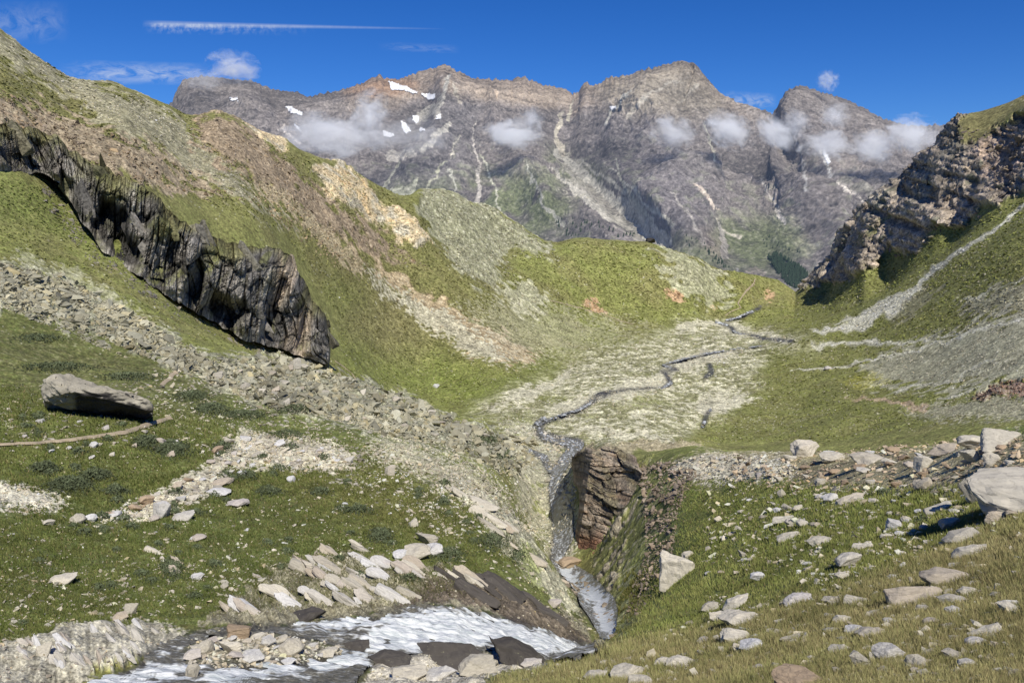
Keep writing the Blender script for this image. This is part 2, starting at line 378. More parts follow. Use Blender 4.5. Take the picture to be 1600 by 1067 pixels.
W_cascade = [(60,1110),(150,1067),(215,1045),(250,1010),(300,992),(380,985),(450,980),(500,972),(560,968),(600,968),(640,952),(690,948),(740,958),(790,968),(840,985),(890,1003),(935,1018),(905,1030),(868,1033),(800,1016),(740,1012),(690,1015),(640,1022),(590,1030),(560,1055),(545,1090),(300,1130)]
bar_m = poly([(284,1014),(320,998),(380,992),(440,992),(500,1002),(534,1014),(528,1028),(440,1040),(330,1044),(292,1036)], 2)
water_near = np.clip(poly(W_cascade, 2) - bar_m, 0, 1)
gorge_l = [(850,655),(838,664),(845,680),(872,688),(905,694),(888,712),(872,735),(868,765),(878,800),(880,835),(868,868),(885,890),(912,915),(938,945),(955,985),(962,1004)]
gorge_w = [6,7,8,9,11,13,15,18,28,26,13,28,40,44,34,26]
water_far = line(gorge_l, gorge_w, 2)
braid = [([(840,664),(868,652),(905,640),(935,622),(980,613),(1035,606),(1048,598),(1040,588),(1032,582),(1060,580),(1035,570),(1062,562),(1100,553),(1150,545),(1190,540)], [4,3,2.5,5,1.6,1.6,4,2.4,1.3,2,1.3,1.3,1.3,1,1]),
         ([(1118,503),(1135,508),(1150,520),(1190,530),(1240,536)], [2,2.5,2,2,2]),
         ([(1108,570),(1112,585),(1100,595)], [3,4,2]), ([(1098,665),(1104,650),(1110,640)], [4,3,3]),
         ([(1135,500),(1150,498),(1165,490),(1190,482)], [2,2,2,2]),
         ([(828,705),(850,715),(858,735)], [6,9,6])]
for l, w in braid: water_far = np.maximum(water_far, line(l, w, 0))
water_far = np.clip(water_far, 0, 1)
wm = np.where(FAR > .5, samp(water_far, px, py), samp(water_near, px, py))

# relief: cut the channel, then natural roughness
carve = samp(blur(line(gorge_l[8:], 34, 0), 10), px, py) * FAR * 7
flatw = sstep(0.05, .6, samp(blur(water_near, 10), px, py) * (1 - FAR) + samp(blur(water_far, 6), px, py) * FAR)
G.Z = G.Z - carve / FP * R
base_Z = G.Z.copy()

# ---- surface kinds (drawn as outlines on the slopes)
def A(m): return samp(m, PX, PY)
PX = px + 9 * n2(px / 45, py / 45, 91) + 5 * n2(px / 14, py / 14, 92)
PY = py + 9 * n2(px / 45, py / 45, 93) + 5 * n2(px / 14, py / 14, 94)
NEAR = 1 - FAR
X, Y = G.X, G.Y
Zb = base_Z
nA = adapt3(X, Y, Zb, R, 60, 1); nB = adapt3(X, Y, Zb, R, 18, 2); nC = adapt3(X, Y, Zb, R, 6, 3); nD = adapt3(X, Y, Zb, R, 3, 4)
wm = wm * np.where(R > 480, sstep(-.30, -.05, nB + .7 * nC), 1)
left = sstep(1000, 850, px)
tint = np.empty(X.shape + (3,), F32); rough = np.full(X.shape, .03, F32); stone = np.zeros(X.shape, F32)
def lay(m, col, rg=None, st=None):
    global tint, rough, stone
    m = np.clip(m, 0, 1).astype(F32)[..., None]
    tint = tint * (1 - m) + np.array(col, F32) * m; m = m[..., 0]
    if rg is not None: rough = rough * (1 - m) + rg * m
    if st is not None: stone = stone * (1 - m) + st * m
def rag(m, n, k=.9): # ragged edge: mask broken up by noise
    return sstep(.35, .65, m + k * n * (1 - np.abs(2 * m - 1)) )
G_BR = (.155,.168,.048); G_OL = (.160,.148,.060); G_DK = (.062,.080,.022); G_BN = (.17,.125,.06)
tint[:] = G_BR
lay(sstep(-.2, .5, nA) * .6, G_OL); lay(sstep(.1, .6, nB) * .35, (.10,.125,.03))
# left mountain: browner
mL = FAR + 0; mtn = poly([(-200,-80),(0,40),(260,150),(640,295),(760,430),(840,520),(860,570),(700,600),(540,590),(520,500),(440,360),(300,320),(200,270),(0,160),(-200,100)], 30)
lay(A(mtn) * (.75 + .5 * nB), (.128,.120,.045), .05)
lay(A(poly([(500,440),(560,460),(760,585),(880,560),(880,590),(760,640),(640,620),(530,580)], 14)) * FAR, (.125,.15,.034))
lay(A(poly([(500,470),(620,470),(700,540),(640,560),(560,550)], 20)) * .6, (.17,.135,.075), .04, .2)
lay(rag(A(poly([(-200,-90),(0,45),(140,125),(250,160),(330,230),(440,330),(520,400),(450,360),(350,300),(240,240),(120,170),(0,85),(-200,40)], 16)), nB, 1.6) * .75, (.20,.18,.13), .12, .8)
lay(rag(A(poly([(-200,60),(0,140),(90,180),(210,215),(330,290),(400,318),(330,306),(190,285),(90,240),(0,205),(-200,160)], 14)), nB, 1.5), (.19,.15,.105), .3, .1)
lay(rag(A(poly([(300,185),(345,178),(390,200),(450,250),(520,310),(600,370),(670,420),(600,405),(520,370),(450,325),(370,270),(300,220)], 14)), nB, 1.5), (.20,.15,.105), .25, .15)
lay(rag(A(line([(400,290),(470,340),(520,385),(560,420)], [20,26,30,20], 8)), nB, 1.5) * .9, (.30,.24,.16), .12, .2)
lay(rag(A(poly([(420,190),(480,215),(560,300),(640,395),(610,350),(540,265)], 8)), nB, 1.2) * .5, (.17,.14,.075), .12)
pale = np.maximum(poly([(366,179),(400,184),(440,206),(456,236),(432,228),(400,208)], 3), np.maximum(poly([(476,250),(500,252),(540,264),(562,280),(582,304),(606,334),(640,372),(636,382),(604,362),(570,340),(545,326),(510,288)], 3), poly([(590,318),(625,332),(660,358),(686,388),(660,386),(625,364),(596,345)], 3)))
pale_m = rag(A(pale), nC, .5)
lay(pale_m, (.38,.30,.195), .22)
lay(pale_m * sstep(.15, .5, nB) * .6, (.42,.27,.13)); lay(pale_m * sstep(.0, .35, -nB) * .7, (.34,.315,.27))
lay(rag(A(poly([(500,330),(560,390),(640,440),(760,510),(860,562),(800,572),(720,540),(640,470),(560,410)], 10)), nB, 1.3) * .9, (.30,.225,.145), .06, .5)
lay(rag(A(poly([(540,405),(620,450),(700,490),(800,560),(840,572),(760,565),(690,525),(600,460)], 9)), nC, 1.3) * .9, (.27,.25,.19), .06, .7)
lay(rag(A(poly([(650,300),(720,296),(850,372),(872,410),(800,392),(770,420),(790,460),(740,445),(700,405),(655,330)], 9)), nB, 1.2) * .9, (.20,.195,.13), .2, 1)
lay(rag(A(poly([(800,435),(845,450),(860,490),(820,490),(780,460)], 10)), nB, 1.5) * .8, (.27,.26,.18), .12, 1)
lay(rag(A(poly([(1000,385),(1060,392),(1125,415),(1150,470),(1100,482),(1050,440)], 12)), nB, 1.9) * .75, (.24,.235,.165), .1, .9)
for q in ([(1034,448),(1066,452),(1070,464),(1045,468)], [(903,466),(925,470),(956,488),(930,490)], [(1112,474),(1124,476),(1126,482),(1112,482)], [(1195,450),(1215,462),(1195,470)]):
    lay(rag(A(poly(q, 3)), nC), (.36,.225,.135), .05, .2)
lay(rag(A(poly([(700,480),(800,470),(960,500),(1040,520),(880,560),(800,560)], 20)), nC, 2.2) * .35, (.33,.31,.24), .05, 1)
# lower right slopes
lay(A(poly([(1250,470),(1800,60),(1800,620),(1500,640),(1150,700),(1100,640),(1200,560)], 20)) * FAR * (.55 + .6 * nB), (.118,.128,.036))
lay(A(line([(1610,470),(1700,400),(1800,330)], 60, 20)) * FAR * .5, (.17,.14,.07))
lay(rag(A(poly([(1480,470),(1800,380),(1800,470),(1600,492),(1500,492)], 12)), nB, 1.4) * .75 * FAR, (.22,.205,.16), .04, .5)
lay(rag(A(poly([(1360,560),(1480,520),(1800,430),(1800,560),(1600,590),(1440,610),(1330,600)], 16)), nB, 1.5) * .8 * FAR, (.25,.24,.19), .04, .6)
lay(rag(A(poly([(1380,640),(1500,630),(1800,590),(1800,640),(1500,660)], 8)), nC, 1.3) * .7 * FAR, (.25,.235,.185), .04, .8)
lay(rag(A(poly([(1385,470),(1440,452),(1490,430),(1450,480),(1400,510)], 8)), nB, 1.4) * .6, (.2,.185,.14), .04, .3)
for l, w in (([(1640,300),(1600,325),(1540,368),(1480,405),(1440,440),(1415,458),(1390,480),(1350,500),(1310,512),(1272,518)], [7,8,8,9,11,14,26,24,10,3]),
             ([(1640,478),(1600,492),(1500,528),(1400,556),(1300,572),(1240,577)], [5,4,4,4,4,3]),
             ([(1270,534),(1340,534),(1400,536),(1500,520)], [6,8,5,2]), ([(1400,612),(1450,602),(1500,588),(1560,560)], [5,3,2,2]),
             ([(1600,430),(1560,452),(1500,470)], 2), ([(1460,625),(1490,615),(1530,600)], [2,6,2]), ([(1300,505),(1330,495),(1400,480)], [2,5,2])):
    lay(A(line(l, w, 1)) * FAR * .95, (.44,.425,.37), .03, .3)
lay(rag(A(line([(1325,620),(1370,627),(1415,630),(1445,637)], [3,7,9,10], 2)), nC) * FAR, (.30,.225,.16), .03)
lay(rag(A(poly([(1300,595),(1360,580),(1400,600),(1340,606)], 6)), nC, 1.5) * FAR * .6, (.22,.21,.03))
# cliffs
cliffR = poly([(1236,462),(1255,445),(1275,420),(1290,400),(1305,380),(1315,360),(1335,335),(1375,300),(1410,262),(1425,240),(1460,215),(1475,195),(1485,180),(1520,172),(1560,190),(1640,165),(1800,100),(1800,200),(1640,275),(1600,303),(1540,330),(1510,355),(1470,352),(1420,395),(1390,392),(1350,425),(1310,440),(1270,448)], 3)
cR = rag(A(cliffR), nC, 1) * FAR
lay(cR, (.200,.163,.136), .5, 0)
lay(cR * sstep(0, .4, nB) * .8, (.215,.17,.142)); lay(cR * sstep(.1, .5, nA) * .6, (.15,.14,.12)); lay(cR * sstep(.3, .6, -nB) * .7, (.095,.105,.075))
lay(rag(A(poly([(1530,190),(1560,185),(1600,215),(1600,270),(1560,300),(1530,260)], 12)), nB) * cR, (.27,.20,.165))
lay(rag(A(poly([(1500,178),(1600,140),(1800,70),(1800,130),(1600,172),(1560,190),(1520,230),(1500,215)], 7)), nC) * FAR, (.13,.12,.05), .06)
lay(rag(A(line([(1340,380),(1380,345),(1400,330)], [8,14,6], 4)), nC, 1.4) * cR * .8, (.13,.13,.05), .1)
lay(rag(A(poly([(1514,628),(1530,606),(1570,592),(1640,575),(1640,612),(1560,622)], 3)), nC) * FAR, (.17,.115,.095), .3)
# ground under the dark cliff
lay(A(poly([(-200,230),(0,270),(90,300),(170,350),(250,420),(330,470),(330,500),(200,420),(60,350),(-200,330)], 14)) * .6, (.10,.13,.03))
# debris lobe and left boulder fields
lobe = poly([(-200,380),(0,415),(120,445),(230,505),(330,560),(470,560),(560,598),(640,622),(700,652),(780,676),(830,690),(850,720),(800,745),(700,700),(600,680),(520,655),(430,640),(330,600),(230,560),(100,500),(-200,470)], 12)
lb = rag(A(lobe), nB, 1.5)
lay(A(poly([(-200,440),(100,470),(300,560),(560,640),(700,700),(760,760),(850,860),(950,1010),(900,1040),(600,990),(0,1040),(-200,1060)], 16)) * (1 - FAR * .5), (.082,.100,.024), .05)
lay(A(poly([(-200,470),(200,545),(350,610),(330,660),(100,630),(-200,560)], 16)) * .8 * sstep(-.5, .3, nB), (.075,.078,.028), .05, .25)
lay(A(poly([(-200,780),(200,760),(520,720),(560,800),(560,900),(300,960),(-200,1010)], 24)) * .75, G_DK, .06)
lay(A(poly([(420,720),(640,730),(760,830),(600,830),(480,790)], 20)) * .55, (.125,.120,.034), .04)
lay(lb * .93, (.17,.165,.12), .22, 1.0)
lay(rag(A(poly([(-200,380),(0,412),(100,430),(60,470),(200,560),(0,470),(-200,460)], 12)), nC, 1.7) * .7, (.255,.25,.17), .15, 1)
lay(rag(A(line([(30,400),(120,440),(240,520),(330,575)], [20,26,26,20], 8)), nC, 1.7) * .6, (.25,.24,.165), .15, 1)
lay(rag(A(poly([(350,680),(430,672),(520,690),(570,720),(520,735),(420,730),(360,735),(320,780),(240,812),(130,815),(250,770),(330,730)], 9)), nC, 1.9) * .85, (.36,.32,.26), .12, 1)
lay(rag(A(poly([(-200,750),(0,755),(80,762),(110,790),(60,800),(-200,800)], 8)), nC, 1.8) * .9, (.36,.33,.28), .12, 1)
lay(rag(A(poly([(560,690),(640,690),(760,745),(830,850),(760,800),(700,760),(600,725)], 14)), nC, 2) * .7, (.33,.30,.23), .12, .9)
lay(A(poly([(80,612),(250,640),(420,640),(400,670),(240,650),(60,640)], 12)) * .3, (.12,.14,.04))
# plain with braids
plain = poly([(730,640),(800,608),(870,590),(895,562),(960,545),(1040,520),(1060,506),(1120,500),(1180,518),(1290,534),(1200,546),(1170,580),(1190,600),(1150,628),(1100,660),(1040,702),(930,695),(900,700),(850,700),(800,665)], 7)
pl = A(plain) * FAR
lay(pl * .9, (.185,.18,.095), .03, .7)
lay(pl * sstep(-.15, .35, nB + .6 * nC), (.36,.34,.255), .03, 1)
lay(pl * sstep(.25, .6, nA + .4 * nB) * .8, (.14,.15,.045), .03, .4)
for l, w in (([(760,640),(830,612),(880,590),(895,570)], [10,14,12,10]), ([(870,640),(940,620),(1030,600),(1060,570),(1150,548)], [20,18,30,30,14]), ([(1100,632),(1140,625),(1180,622),(1210,617)], [30,22,5,3]), ([(1060,515),(1110,508),(1180,522),(1240,534)], [14,14,12,12]), ([(900,672),(1000,680),(1050,690)], [10,14,8])):
    lay(rag(A(line(l, w, 4)), nC, 1.2) * FAR * .85, (.40,.375,.30), .03, .6)
gb = rag(A(poly([(780,660),(850,668),(905,700),(893,740),(900,800),(905,850),(880,900),(858,870),(830,820),(790,770),(740,735),(800,720)], 8)), nC, 1.3) * FAR
lay(gb * .9, (.32,.30,.225), .08, 1); lay(gb * sstep(.1, .4, nB) * .8, (.15,.16,.045))
# gorge banks
rb = A(poly([(880,900),(930,850),(1000,800),(1060,720),(1110,705),(1090,760),(1060,850),(1010,930),(985,985),(960,1010),(935,925)], 8))
lay(rb * .9, (.135,.125,.035), .12)
gbk = rag(A(poly([(930,860),(990,720),(1030,722),(1062,770),(1056,840),(1030,866),(1000,900),(985,935),(1000,975),(965,1005),(930,930)], 8)), nC, 1.2)
lay(gbk * .95, (.15,.15,.048), .25, .2); lay(gbk * .9 * sstep(-.05, .25, nB + .5 * nA), (.20,.165,.135), .40, .5)
lay(rag(A(poly([(900,700),(1000,688),(1090,696),(1110,708),(1040,722),(960,716),(905,712)], 5)), nC, 1) * FAR * .9, (.27,.225,.15), .15, .3)
# near right meadow
mR = NEAR * sstep(930, 1010, px + (py - 950) * .3)
lay(mR, (.112,.140,.030), .03)
lay(mR * sstep(-.1, .5, nA) * .5, (.145,.145,.042)); lay(mR * sstep(.1, .6, -nB) * .5, (.080,.112,.024))
lay(mR * A(poly([(700,1080),(900,1020),(1100,980),(1300,920),(1500,820),(1800,700),(1800,1300),(700,1300)], 40)) * .75, (.150,.125,.052), .02)
lay(mR * sstep(0, .6, nB) * A(poly([(900,1060),(1200,980),(1500,860),(1800,720),(1800,1300),(900,1300)], 30)) * .7, (.10,.105,.035))
lay(rag(A(poly([(1040,725),(1100,705),(1250,700),(1400,700),(1600,680),(1800,660),(1800,760),(1500,770),(1300,760),(1150,745),(1050,760)], 10)), nC, 2) * NEAR * .75, (.24,.195,.13), .06, .7)
lay(rag(A(poly([(1050,722),(1100,712),(1220,720),(1240,745),(1150,750),(1050,745)], 6)), nC, 1.8) * .8, (.36,.33,.27), .06, 1)
lay(rag(A(poly([(780,1060),(930,1015),(1100,1000),(900,1200),(700,1200)], 20)), nC, 1.2) * NEAR * .5, (.17,.165,.05))
# rocky banks of the near water
bank = poly([(300,985),(350,945),(430,890),(520,868),(600,880),(650,905),(700,880),(740,905),(800,925),(870,945),(940,990),(950,1010),(930,1022),(860,1000),(780,965),(690,945),(600,965),(500,968),(380,985)], 6)
lay(rag(A(bank), nB + .5 * nC, 1.9) * NEAR * .8, (.20,.175,.14), .14, .2)
lay(rag(A(poly([(-200,1020),(0,1000),(80,990),(220,968),(310,985),(250,1012),(180,1050),(90,1085),(-200,1090)], 6)), nC, 1.2) * .95, (.24,.22,.19), .3, .2)
lay(rag(A(poly([(560,1080),(590,1030),(690,1013),(800,1015),(868,1034),(790,1052),(700,1090)], 5)), nC, 1) * NEAR, (.30,.27,.235), .2, .2)
sl = rag(A(poly([(700,740),(760,770),(830,830),(880,890),(915,940),(940,975),(900,960),(830,905),(770,850),(735,800)], 5)), nC, 1.2) * NEAR
lay(sl * .8, (.27,.255,.21), .2, .2)
lay(rag(A(poly([(690,885),(760,900),(850,940),(905,990),(935,1015),(860,990),(760,950),(700,935),(650,940),(600,962),(640,930)], 4)), nC, 1.3) * NEAR * .9, (.085,.066,.055), .2, 0)
lay(rag(A(poly([(810,840),(850,870),(845,905),(870,950),(890,975),(850,950),(815,900)], 5)), nC, 1) * NEAR * .7, (.12,.14,.035))
lay(A(bar_m) * NEAR, (.17,.155,.13), .15, .8)
# bed under the water
lay(sstep(.02, .4, wm), (.085,.080,.068), .08, .6)
streak = n2((X + .55 * Y) * 1.6, (Y - .55 * X) * .18, 33) + .6 * n2((X + .55 * Y) * 4.5, (Y - .55 * X) * .5, 34)
st_m = np.clip(A(bank) + sl + A(poly([(0,1000),(300,970),(200,1060),(0,1080)], 6)), 0, 1) * NEAR
tint *= (1 + .55 * np.clip(streak, -1, 1) * st_m)[..., None]

# colour variation carried by the ground
wet = np.zeros(X.shape, F32)
spk = sstep(.18, .42, nC + .5 * nD) * stone
stc = np.array((.33,.312,.262), F32)
leftscree = (lb * (1 - FAR * 0))
stc_m = stc[None, None] * (1 - .22 * leftscree[..., None] * np.array((.25,.18,.45), F32))
tint = tint * (1 - .6 * spk[..., None]) + stc_m * (.6 * spk[..., None])
tint *= (1 - .55 * (sstep(.22, .5, -nC + .4 * nD) * np.clip(stone, 0, 1)))[..., None]
# lone pale stones on the grass, far and near
lone = sstep(.62, .74, adapt3(X, Y, Zb, R, 4.5, 41) + .35 * nA) * (rough < .1)
tint = tint * (1 - .8 * lone[..., None]) + np.array((.40,.38,.31), F32) * .8 * lone[..., None]
nE = adapt3(X, Y, Zb, R, 2.4, 44)
tint *= np.clip(1 + .30 * nB + .38 * nC + .42 * nD + .40 * nE, .35, 1.9)[..., None]
tus = sstep(.15, .5, nD + .5 * nC) * (1 - np.clip(stone, 0, 1)) * (rough < .12)
tint = tint * (1 - .35 * tus[..., None]) + np.array((.19,.155,.075), F32) * .35 * tus[..., None]
lum = tint.mean(-1, keepdims=True); tint = (tint * .9 + lum * .1) * np.where(R < 200, 1.62, 1.48)[..., None] * np.array((1.0, 1.02, .93), F32)
# downslope streaks on the right-hand and left-hand slopes
dR = n2((X * .8 + Y * .6) / 9, (Y * .8 - X * .6) / 120, 61) + .6 * n2((X * .8 + Y * .6) / 3.5, (Y * .8 - X * .6) / 60, 62)
tint *= (1 + .14 * dR * FAR * sstep(1150, 1300, px) * (1 - cR))[..., None]
dL = n2((X * .5 + Y) / 22, (Y * .3 - X) / 150, 63) + .6 * n2((X * .5 + Y) / 8, (Y * .3 - X) / 60, 64)
tint *= (1 + .13 * dL * FAR * sstep(900, 700, px))[..., None]

# ---- relief
z = np.zeros(X.shape, F32)
for k in range(11):
    lam = 128.0 / 2 ** k
    wgt = sstep(1.2, 3.0, lam * FP / R) * sstep(.30, .10, lam / R)
    if wgt.max() <= 0: continue
    n = n2(X / lam, Y / lam, 70 + k)
    rr = .030 + np.maximum(rough - .03, 0) * (.22 if lam > 20 else .45 if lam > 5 else .6)
    z += (wgt * lam * rr * n).astype(F32)
crest_keep = 1.0
G.Z = G.Z + z * (1 - .93 * flatw)
G.Z += (.38 * samp(blur(bar_m, 4), px, py) * NEAR).astype(F32)
# stones bulge out of stony ground
G.Z += (spk * R * 1.6 / FP * (1 - flatw)).astype(F32)
# layered slabs near the water stand up as ribs
G.Z += (st_m * np.where(px < 320, .12, .28) * streak * (1 - flatw)).astype(F32)
# lower the bed beneath the water sheet
G.Z -= (sstep(.1, .9, wm) * np.clip(R * 3.0 / FP * np.where(R > 330, .3, 1), .12, 2.0)).astype(F32)
# cliffs: 3D displacement along the normal
P = np.stack([G.X, G.Y, G.Z], -1)
Nn = G.normals()
rk = np.clip((rough - .14) / .36, 0, 1) * FAR
sel = rk > .01
q = P[sel]; rs = R[sel]
sc_ = np.clip(rs / 1300, .2, 1.2)
x_, y_, z_ = q[:, 0] / sc_, q[:, 1] / sc_, q[:, 2] / sc_
tilt = z_ + .25 * x_
wq_ = x_ + 14 * n3(x_ / 60, y_ / 60, z_ / 60, 9)
d = (fbm3(wq_ * 1.3, y_ * 1.3, tilt * .45, 70, 3, 11, .5, True) - .8) * 11 + (fbm3(wq_, y_, tilt * 1.6, 14, 5, 21, .62, True) - .9) * 4.2
stp = ((tilt + 3 * n3(x_ / 30, y_ / 30, z_ / 30, 15)) / 9.0) % 1.0
d = d + 3.0 * (stp ** 2 - .4)
al_ = (x_ * .55 + y_ * .83) + .35 * z_; tilt_ = tilt; tilt = z_ + .55 * x_ + .2 * y_
b1, g1 = blocks(al_, tilt + .12 * al_, 34, 26, 140); b2, g2 = blocks(al_, tilt + .12 * al_, 13, 9, 143); b3, g3 = blocks(al_, tilt, 5, 3.6, 147)
bk = (5.5 * b1 - 4 * g1 + 2.6 * b2 - 2 * g2 + 1.0 * b3 - .7 * g3)
d = d + bk * .55
d = d * rk[sel] * sc_
Hn = Nn[sel].copy(); Hn[:, 2] *= .35; d = d * np.where(px[sel] > 1200, 1.0, .5)
P[sel] = q + Hn * d[:, None]
cavity = np.clip(1.08 + .028 * (d / sc_) - .18 * g2 - .15 * g1 + .10 * b2 + .08 * b1, .4, 1.6)  # dark joints, plus recess shade put into the colour by depth
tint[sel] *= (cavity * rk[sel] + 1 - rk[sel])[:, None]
G.X, G.Y, G.Z = P[..., 0], P[..., 1], P[..., 2]
G.finish()
tint = np.clip(tint, .008, .8)
TG = tint
surf = np.stack([np.clip(stone + rough * 1.5, 0, 1), np.clip(1 - rough * 4 - stone, 0, 1), sstep(.0, .3, samp(blur(water_near, 6), px, py) * NEAR + samp(blur(water_far, 2), px, py) * FAR) * (1 - np.clip(wm, 0, 1) * 0)], -1).astype(F32)

def mat_ground(name):
    m = N(name); pos = m.n('ShaderNodeNewGeometry').outputs['Position']
    c = m.n('ShaderNodeVertexColor', layer_name='tint').outputs[0]
    s = m.n('ShaderNodeSeparateColor', ins={0: m.n('ShaderNodeVertexColor', layer_name='surf').outputs[0]})
    dist = m.n('ShaderNodeVectorMath', operation='LENGTH', ins={0: pos}).outputs['Value']
    fine = m.noise(pos, 2.2, 9, .68); mid = m.noise(pos, .35, 8, .65); big = m.noise(pos, .05, 6, .6)
    near = m.maprange(dist, 60, 260, 1, 0)
    lv = m.math('LOGARITHM', m.math('MULTIPLY', dist, 3.2 / FP), 2.0); l0 = m.math('FLOOR', lv); fr = m.math('SUBTRACT', lv, l0)
    def oct_(add):
        s_ = m.math('POWER', 2.0, m.math('MULTIPLY', m.math('ADD', l0, add), -1.0))
        v_ = m.n('ShaderNodeVectorMath', operation='SCALE', ins={0: pos, 'Scale': s_}).outputs[0]
        return m.noise(v_, 1.0, 2, .6)
    ad = m.math('ADD', m.math('MULTIPLY', oct_(0.0), m.math('SUBTRACT', 1.0, fr)), m.math('MULTIPLY', oct_(1.0), fr)); ad = m.math('SUBTRACT', ad, .5)
    f = m.math('ADD', m.math('MULTIPLY', m.math('SUBTRACT', fine, .5), m.math('ADD', m.math('MULTIPLY', near, .9), .35)), m.math('MULTIPLY', m.math('SUBTRACT', mid, .5), 1.3))
    f = m.math('ADD', f, m.math('MULTIPLY', m.math('SUBTRACT', big, .5), .6)); f = m.math('ADD', f, m.math('MULTIPLY', ad, 1.3))
    k = m.math('ADD', 1.02, m.math('MULTIPLY', f, 1.9)); k = m.math('MAXIMUM', k, .22)
    vm = m.n('ShaderNodeVectorMath', operation='SCALE', ins={0: c, 'Scale': k}).outputs[0]
    hue = m.noise(pos, .9, 5, .6)
    warm = m.mix(m.math('MULTIPLY', m.ramp(hue, [(.42, 0), (.65, 1)]), m.math('MULTIPLY', s.outputs[1], .45)), vm, (.16,.125,.05))
    col = m.mix(m.math('MULTIPLY', s.outputs[2], .55), warm, (.03,.027,.022))
    vo = m.n('ShaderNodeTexVoronoi', feature='F1', ins={'Vector': pos, 'Scale': .9}).outputs[0]
    bh = m.math('ADD', m.math('MULTIPLY', fine, .35), m.math('MULTIPLY', mid, 1.4))
    bh = m.math('ADD', bh, m.math('MULTIPLY', ad, m.math('MULTIPLY', dist, .0065)))
    bh = m.math('ADD', bh, m.math('MULTIPLY', m.math('MULTIPLY', vo, s.outputs[0]), -.7))
    b = m.n('ShaderNodeBump', ins={'Height': bh, 'Strength': .7, 'Distance': .22}).outputs[0]
    rg = m.maprange(s.outputs[2], 0, 1, .95, .35)
    bs = m.n('ShaderNodeBsdfPrincipled', ins={'Base Color': col, 'Roughness': rg, 'Normal': b, 'Specular IOR Level': .25})
    return m.out(bs.outputs[0])
M_ground = mat_ground('meadow_and_scree')
P = np.stack([G.X, G.Y, G.Z], -1)
q_R = R[:-1, :-1]; q_px = px[:-1, :-1]; q_py = py[:-1, :-1]
far_q = FAR[:-1, :-1] > .5
z_cliff = cR[:-1, :-1] > .5; z_pale = pale_m[:-1, :-1] > .5
z_valley = (samp(blur(plain, 4), q_px, q_py) > .3) & far_q & ~z_cliff
z_left = (q_R > 330) & (q_px < 1240) & ~z_valley & ~z_cliff & ~z_pale & far_q
z_left |= (q_R > 330) & (q_px < 640) & ~z_pale
z_hill = z_left & (samp(poly([(640,290),(720,380),(780,470),(900,560),(1060,520),(1140,500),(1250,470),(1240,300),(700,200)], 2), q_px, q_py) > .5)
z_left &= ~z_hill
z_right = (q_R > 180) & (q_px >= 1240) & far_q & ~z_valley & ~z_cliff
rest = ~(z_cliff | z_pale | z_valley | z_left | z_right | z_hill)
cc = {'tint': tint, 'surf': surf}
for nm, msk in (('ground', rest), ('valley_floor', z_valley), ('hillside', z_left), ('hill', z_hill), ('hillside', z_right)):
    tag(link(nm, grid_mesh(nm, G, P, msk, cc, M_ground)), kind='structure')
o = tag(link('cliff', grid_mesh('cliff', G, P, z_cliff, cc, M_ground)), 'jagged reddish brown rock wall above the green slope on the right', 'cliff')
o = tag(link('rock_band', grid_mesh('rock_band', G, P, z_pale, cc, M_ground)), 'pale cream and ochre rock band running down the left mountain side', 'cliff')
def gpt(x, y, rmin=0):
    ij = G.hit(x, y, rmin)
    return (None, None, None) if ij is None else (G.pos(ij), ij, float(G.R2[ij]))

# ------------------------------------------------------------------ water
wz = base_Z + .03
flow = n2(X * .9 + Y * .2, Y * .35, 51); 
wz = wz + NEAR * (.30 * n2(X / 2.6, Y / 1.0, 52) + .16 * np.abs(n2(X / 1.6, Y / .6, 65)) + .12 * n2(X / .7, Y / .5, 53)) + FAR * R / FP * .4 * n2(X / 1.5, Y / 1.5, 54)
# flow direction along the cascade: screen-left to right and down, in world roughly +x
foamN = samp(np.maximum.reduce([poly([(600,975),(640,958),(690,950),(760,962),(840,988),(930,1020),(860,1022),(780,1006),(700,1010),(600,1022),(560,1010)], 8), line([(460,978),(540,975),(600,968)], [8,14,20], 6), line([(120,1075),(220,1058),(290,1046),(330,1040)], [20,18,14,6], 6) , line([(330,1062),(400,1052),(470,1040),(550,1030),(600,1022)], [18,16,16,16,10], 6)]), px, py)
fl = n2(X * .35, Y * 1.5, 55) + .7 * n2(X * .9, Y * 3.4, 56) + .5 * n2(X * 2.2, Y * 7, 57)
foam = NEAR * sstep(-.05, .75, foamN * 1.6 - .28 + .80 * fl) 
foam_far = samp(line([(868,868),(885,890),(912,912),(935,935),(950,965),(962,1000)], [10,18,20,30,26,22], 5), px, py)
ff = sstep(.15, .6, foam_far * 1.1 - .25 + .8 * n2(X / 1.8, Y / 4.5, 58) + .4 * n2(X / .7, Y / 1.5, 59))
ff = np.maximum(ff, sstep(.0, .35, adapt(X, Y * .5, R, 4, 60)) * .75 + .22 * (R > 520))
foam = foam + FAR * ff
wcol = np.stack([foam, foam, foam], -1).astype(F32)
m = N('stream_water'); pos = m.n('ShaderNodeNewGeometry').outputs['Position']
fo = m.n('ShaderNodeVertexColor', layer_name='foam').outputs[0]
st = m.n('ShaderNodeVectorMath', operation='MULTIPLY', ins={0: pos, 1: (1.2, 3.2, 2.0)}).outputs[0]
ns = m.noise(st, 1.6, 7, .65, .6)
ff_ = m.math('MULTIPLY', m.math('ADD', fo, m.math('MULTIPLY', m.math('SUBTRACT', ns, .5), 1.1)), 1.0)
ff_ = m.maprange(ff_, .10, .85, 0, 1)
rip = m.noise(m.n('ShaderNodeVectorMath', operation='MULTIPLY', ins={0: pos, 1: (1.0, 2.6, 1.5)}).outputs[0], 2.4, 8, .7, 1.2)
bed = m.mix(m.ramp(rip, [(.36, 0), (.62, 1)]), (.050,.050,.042), (.17,.16,.13))
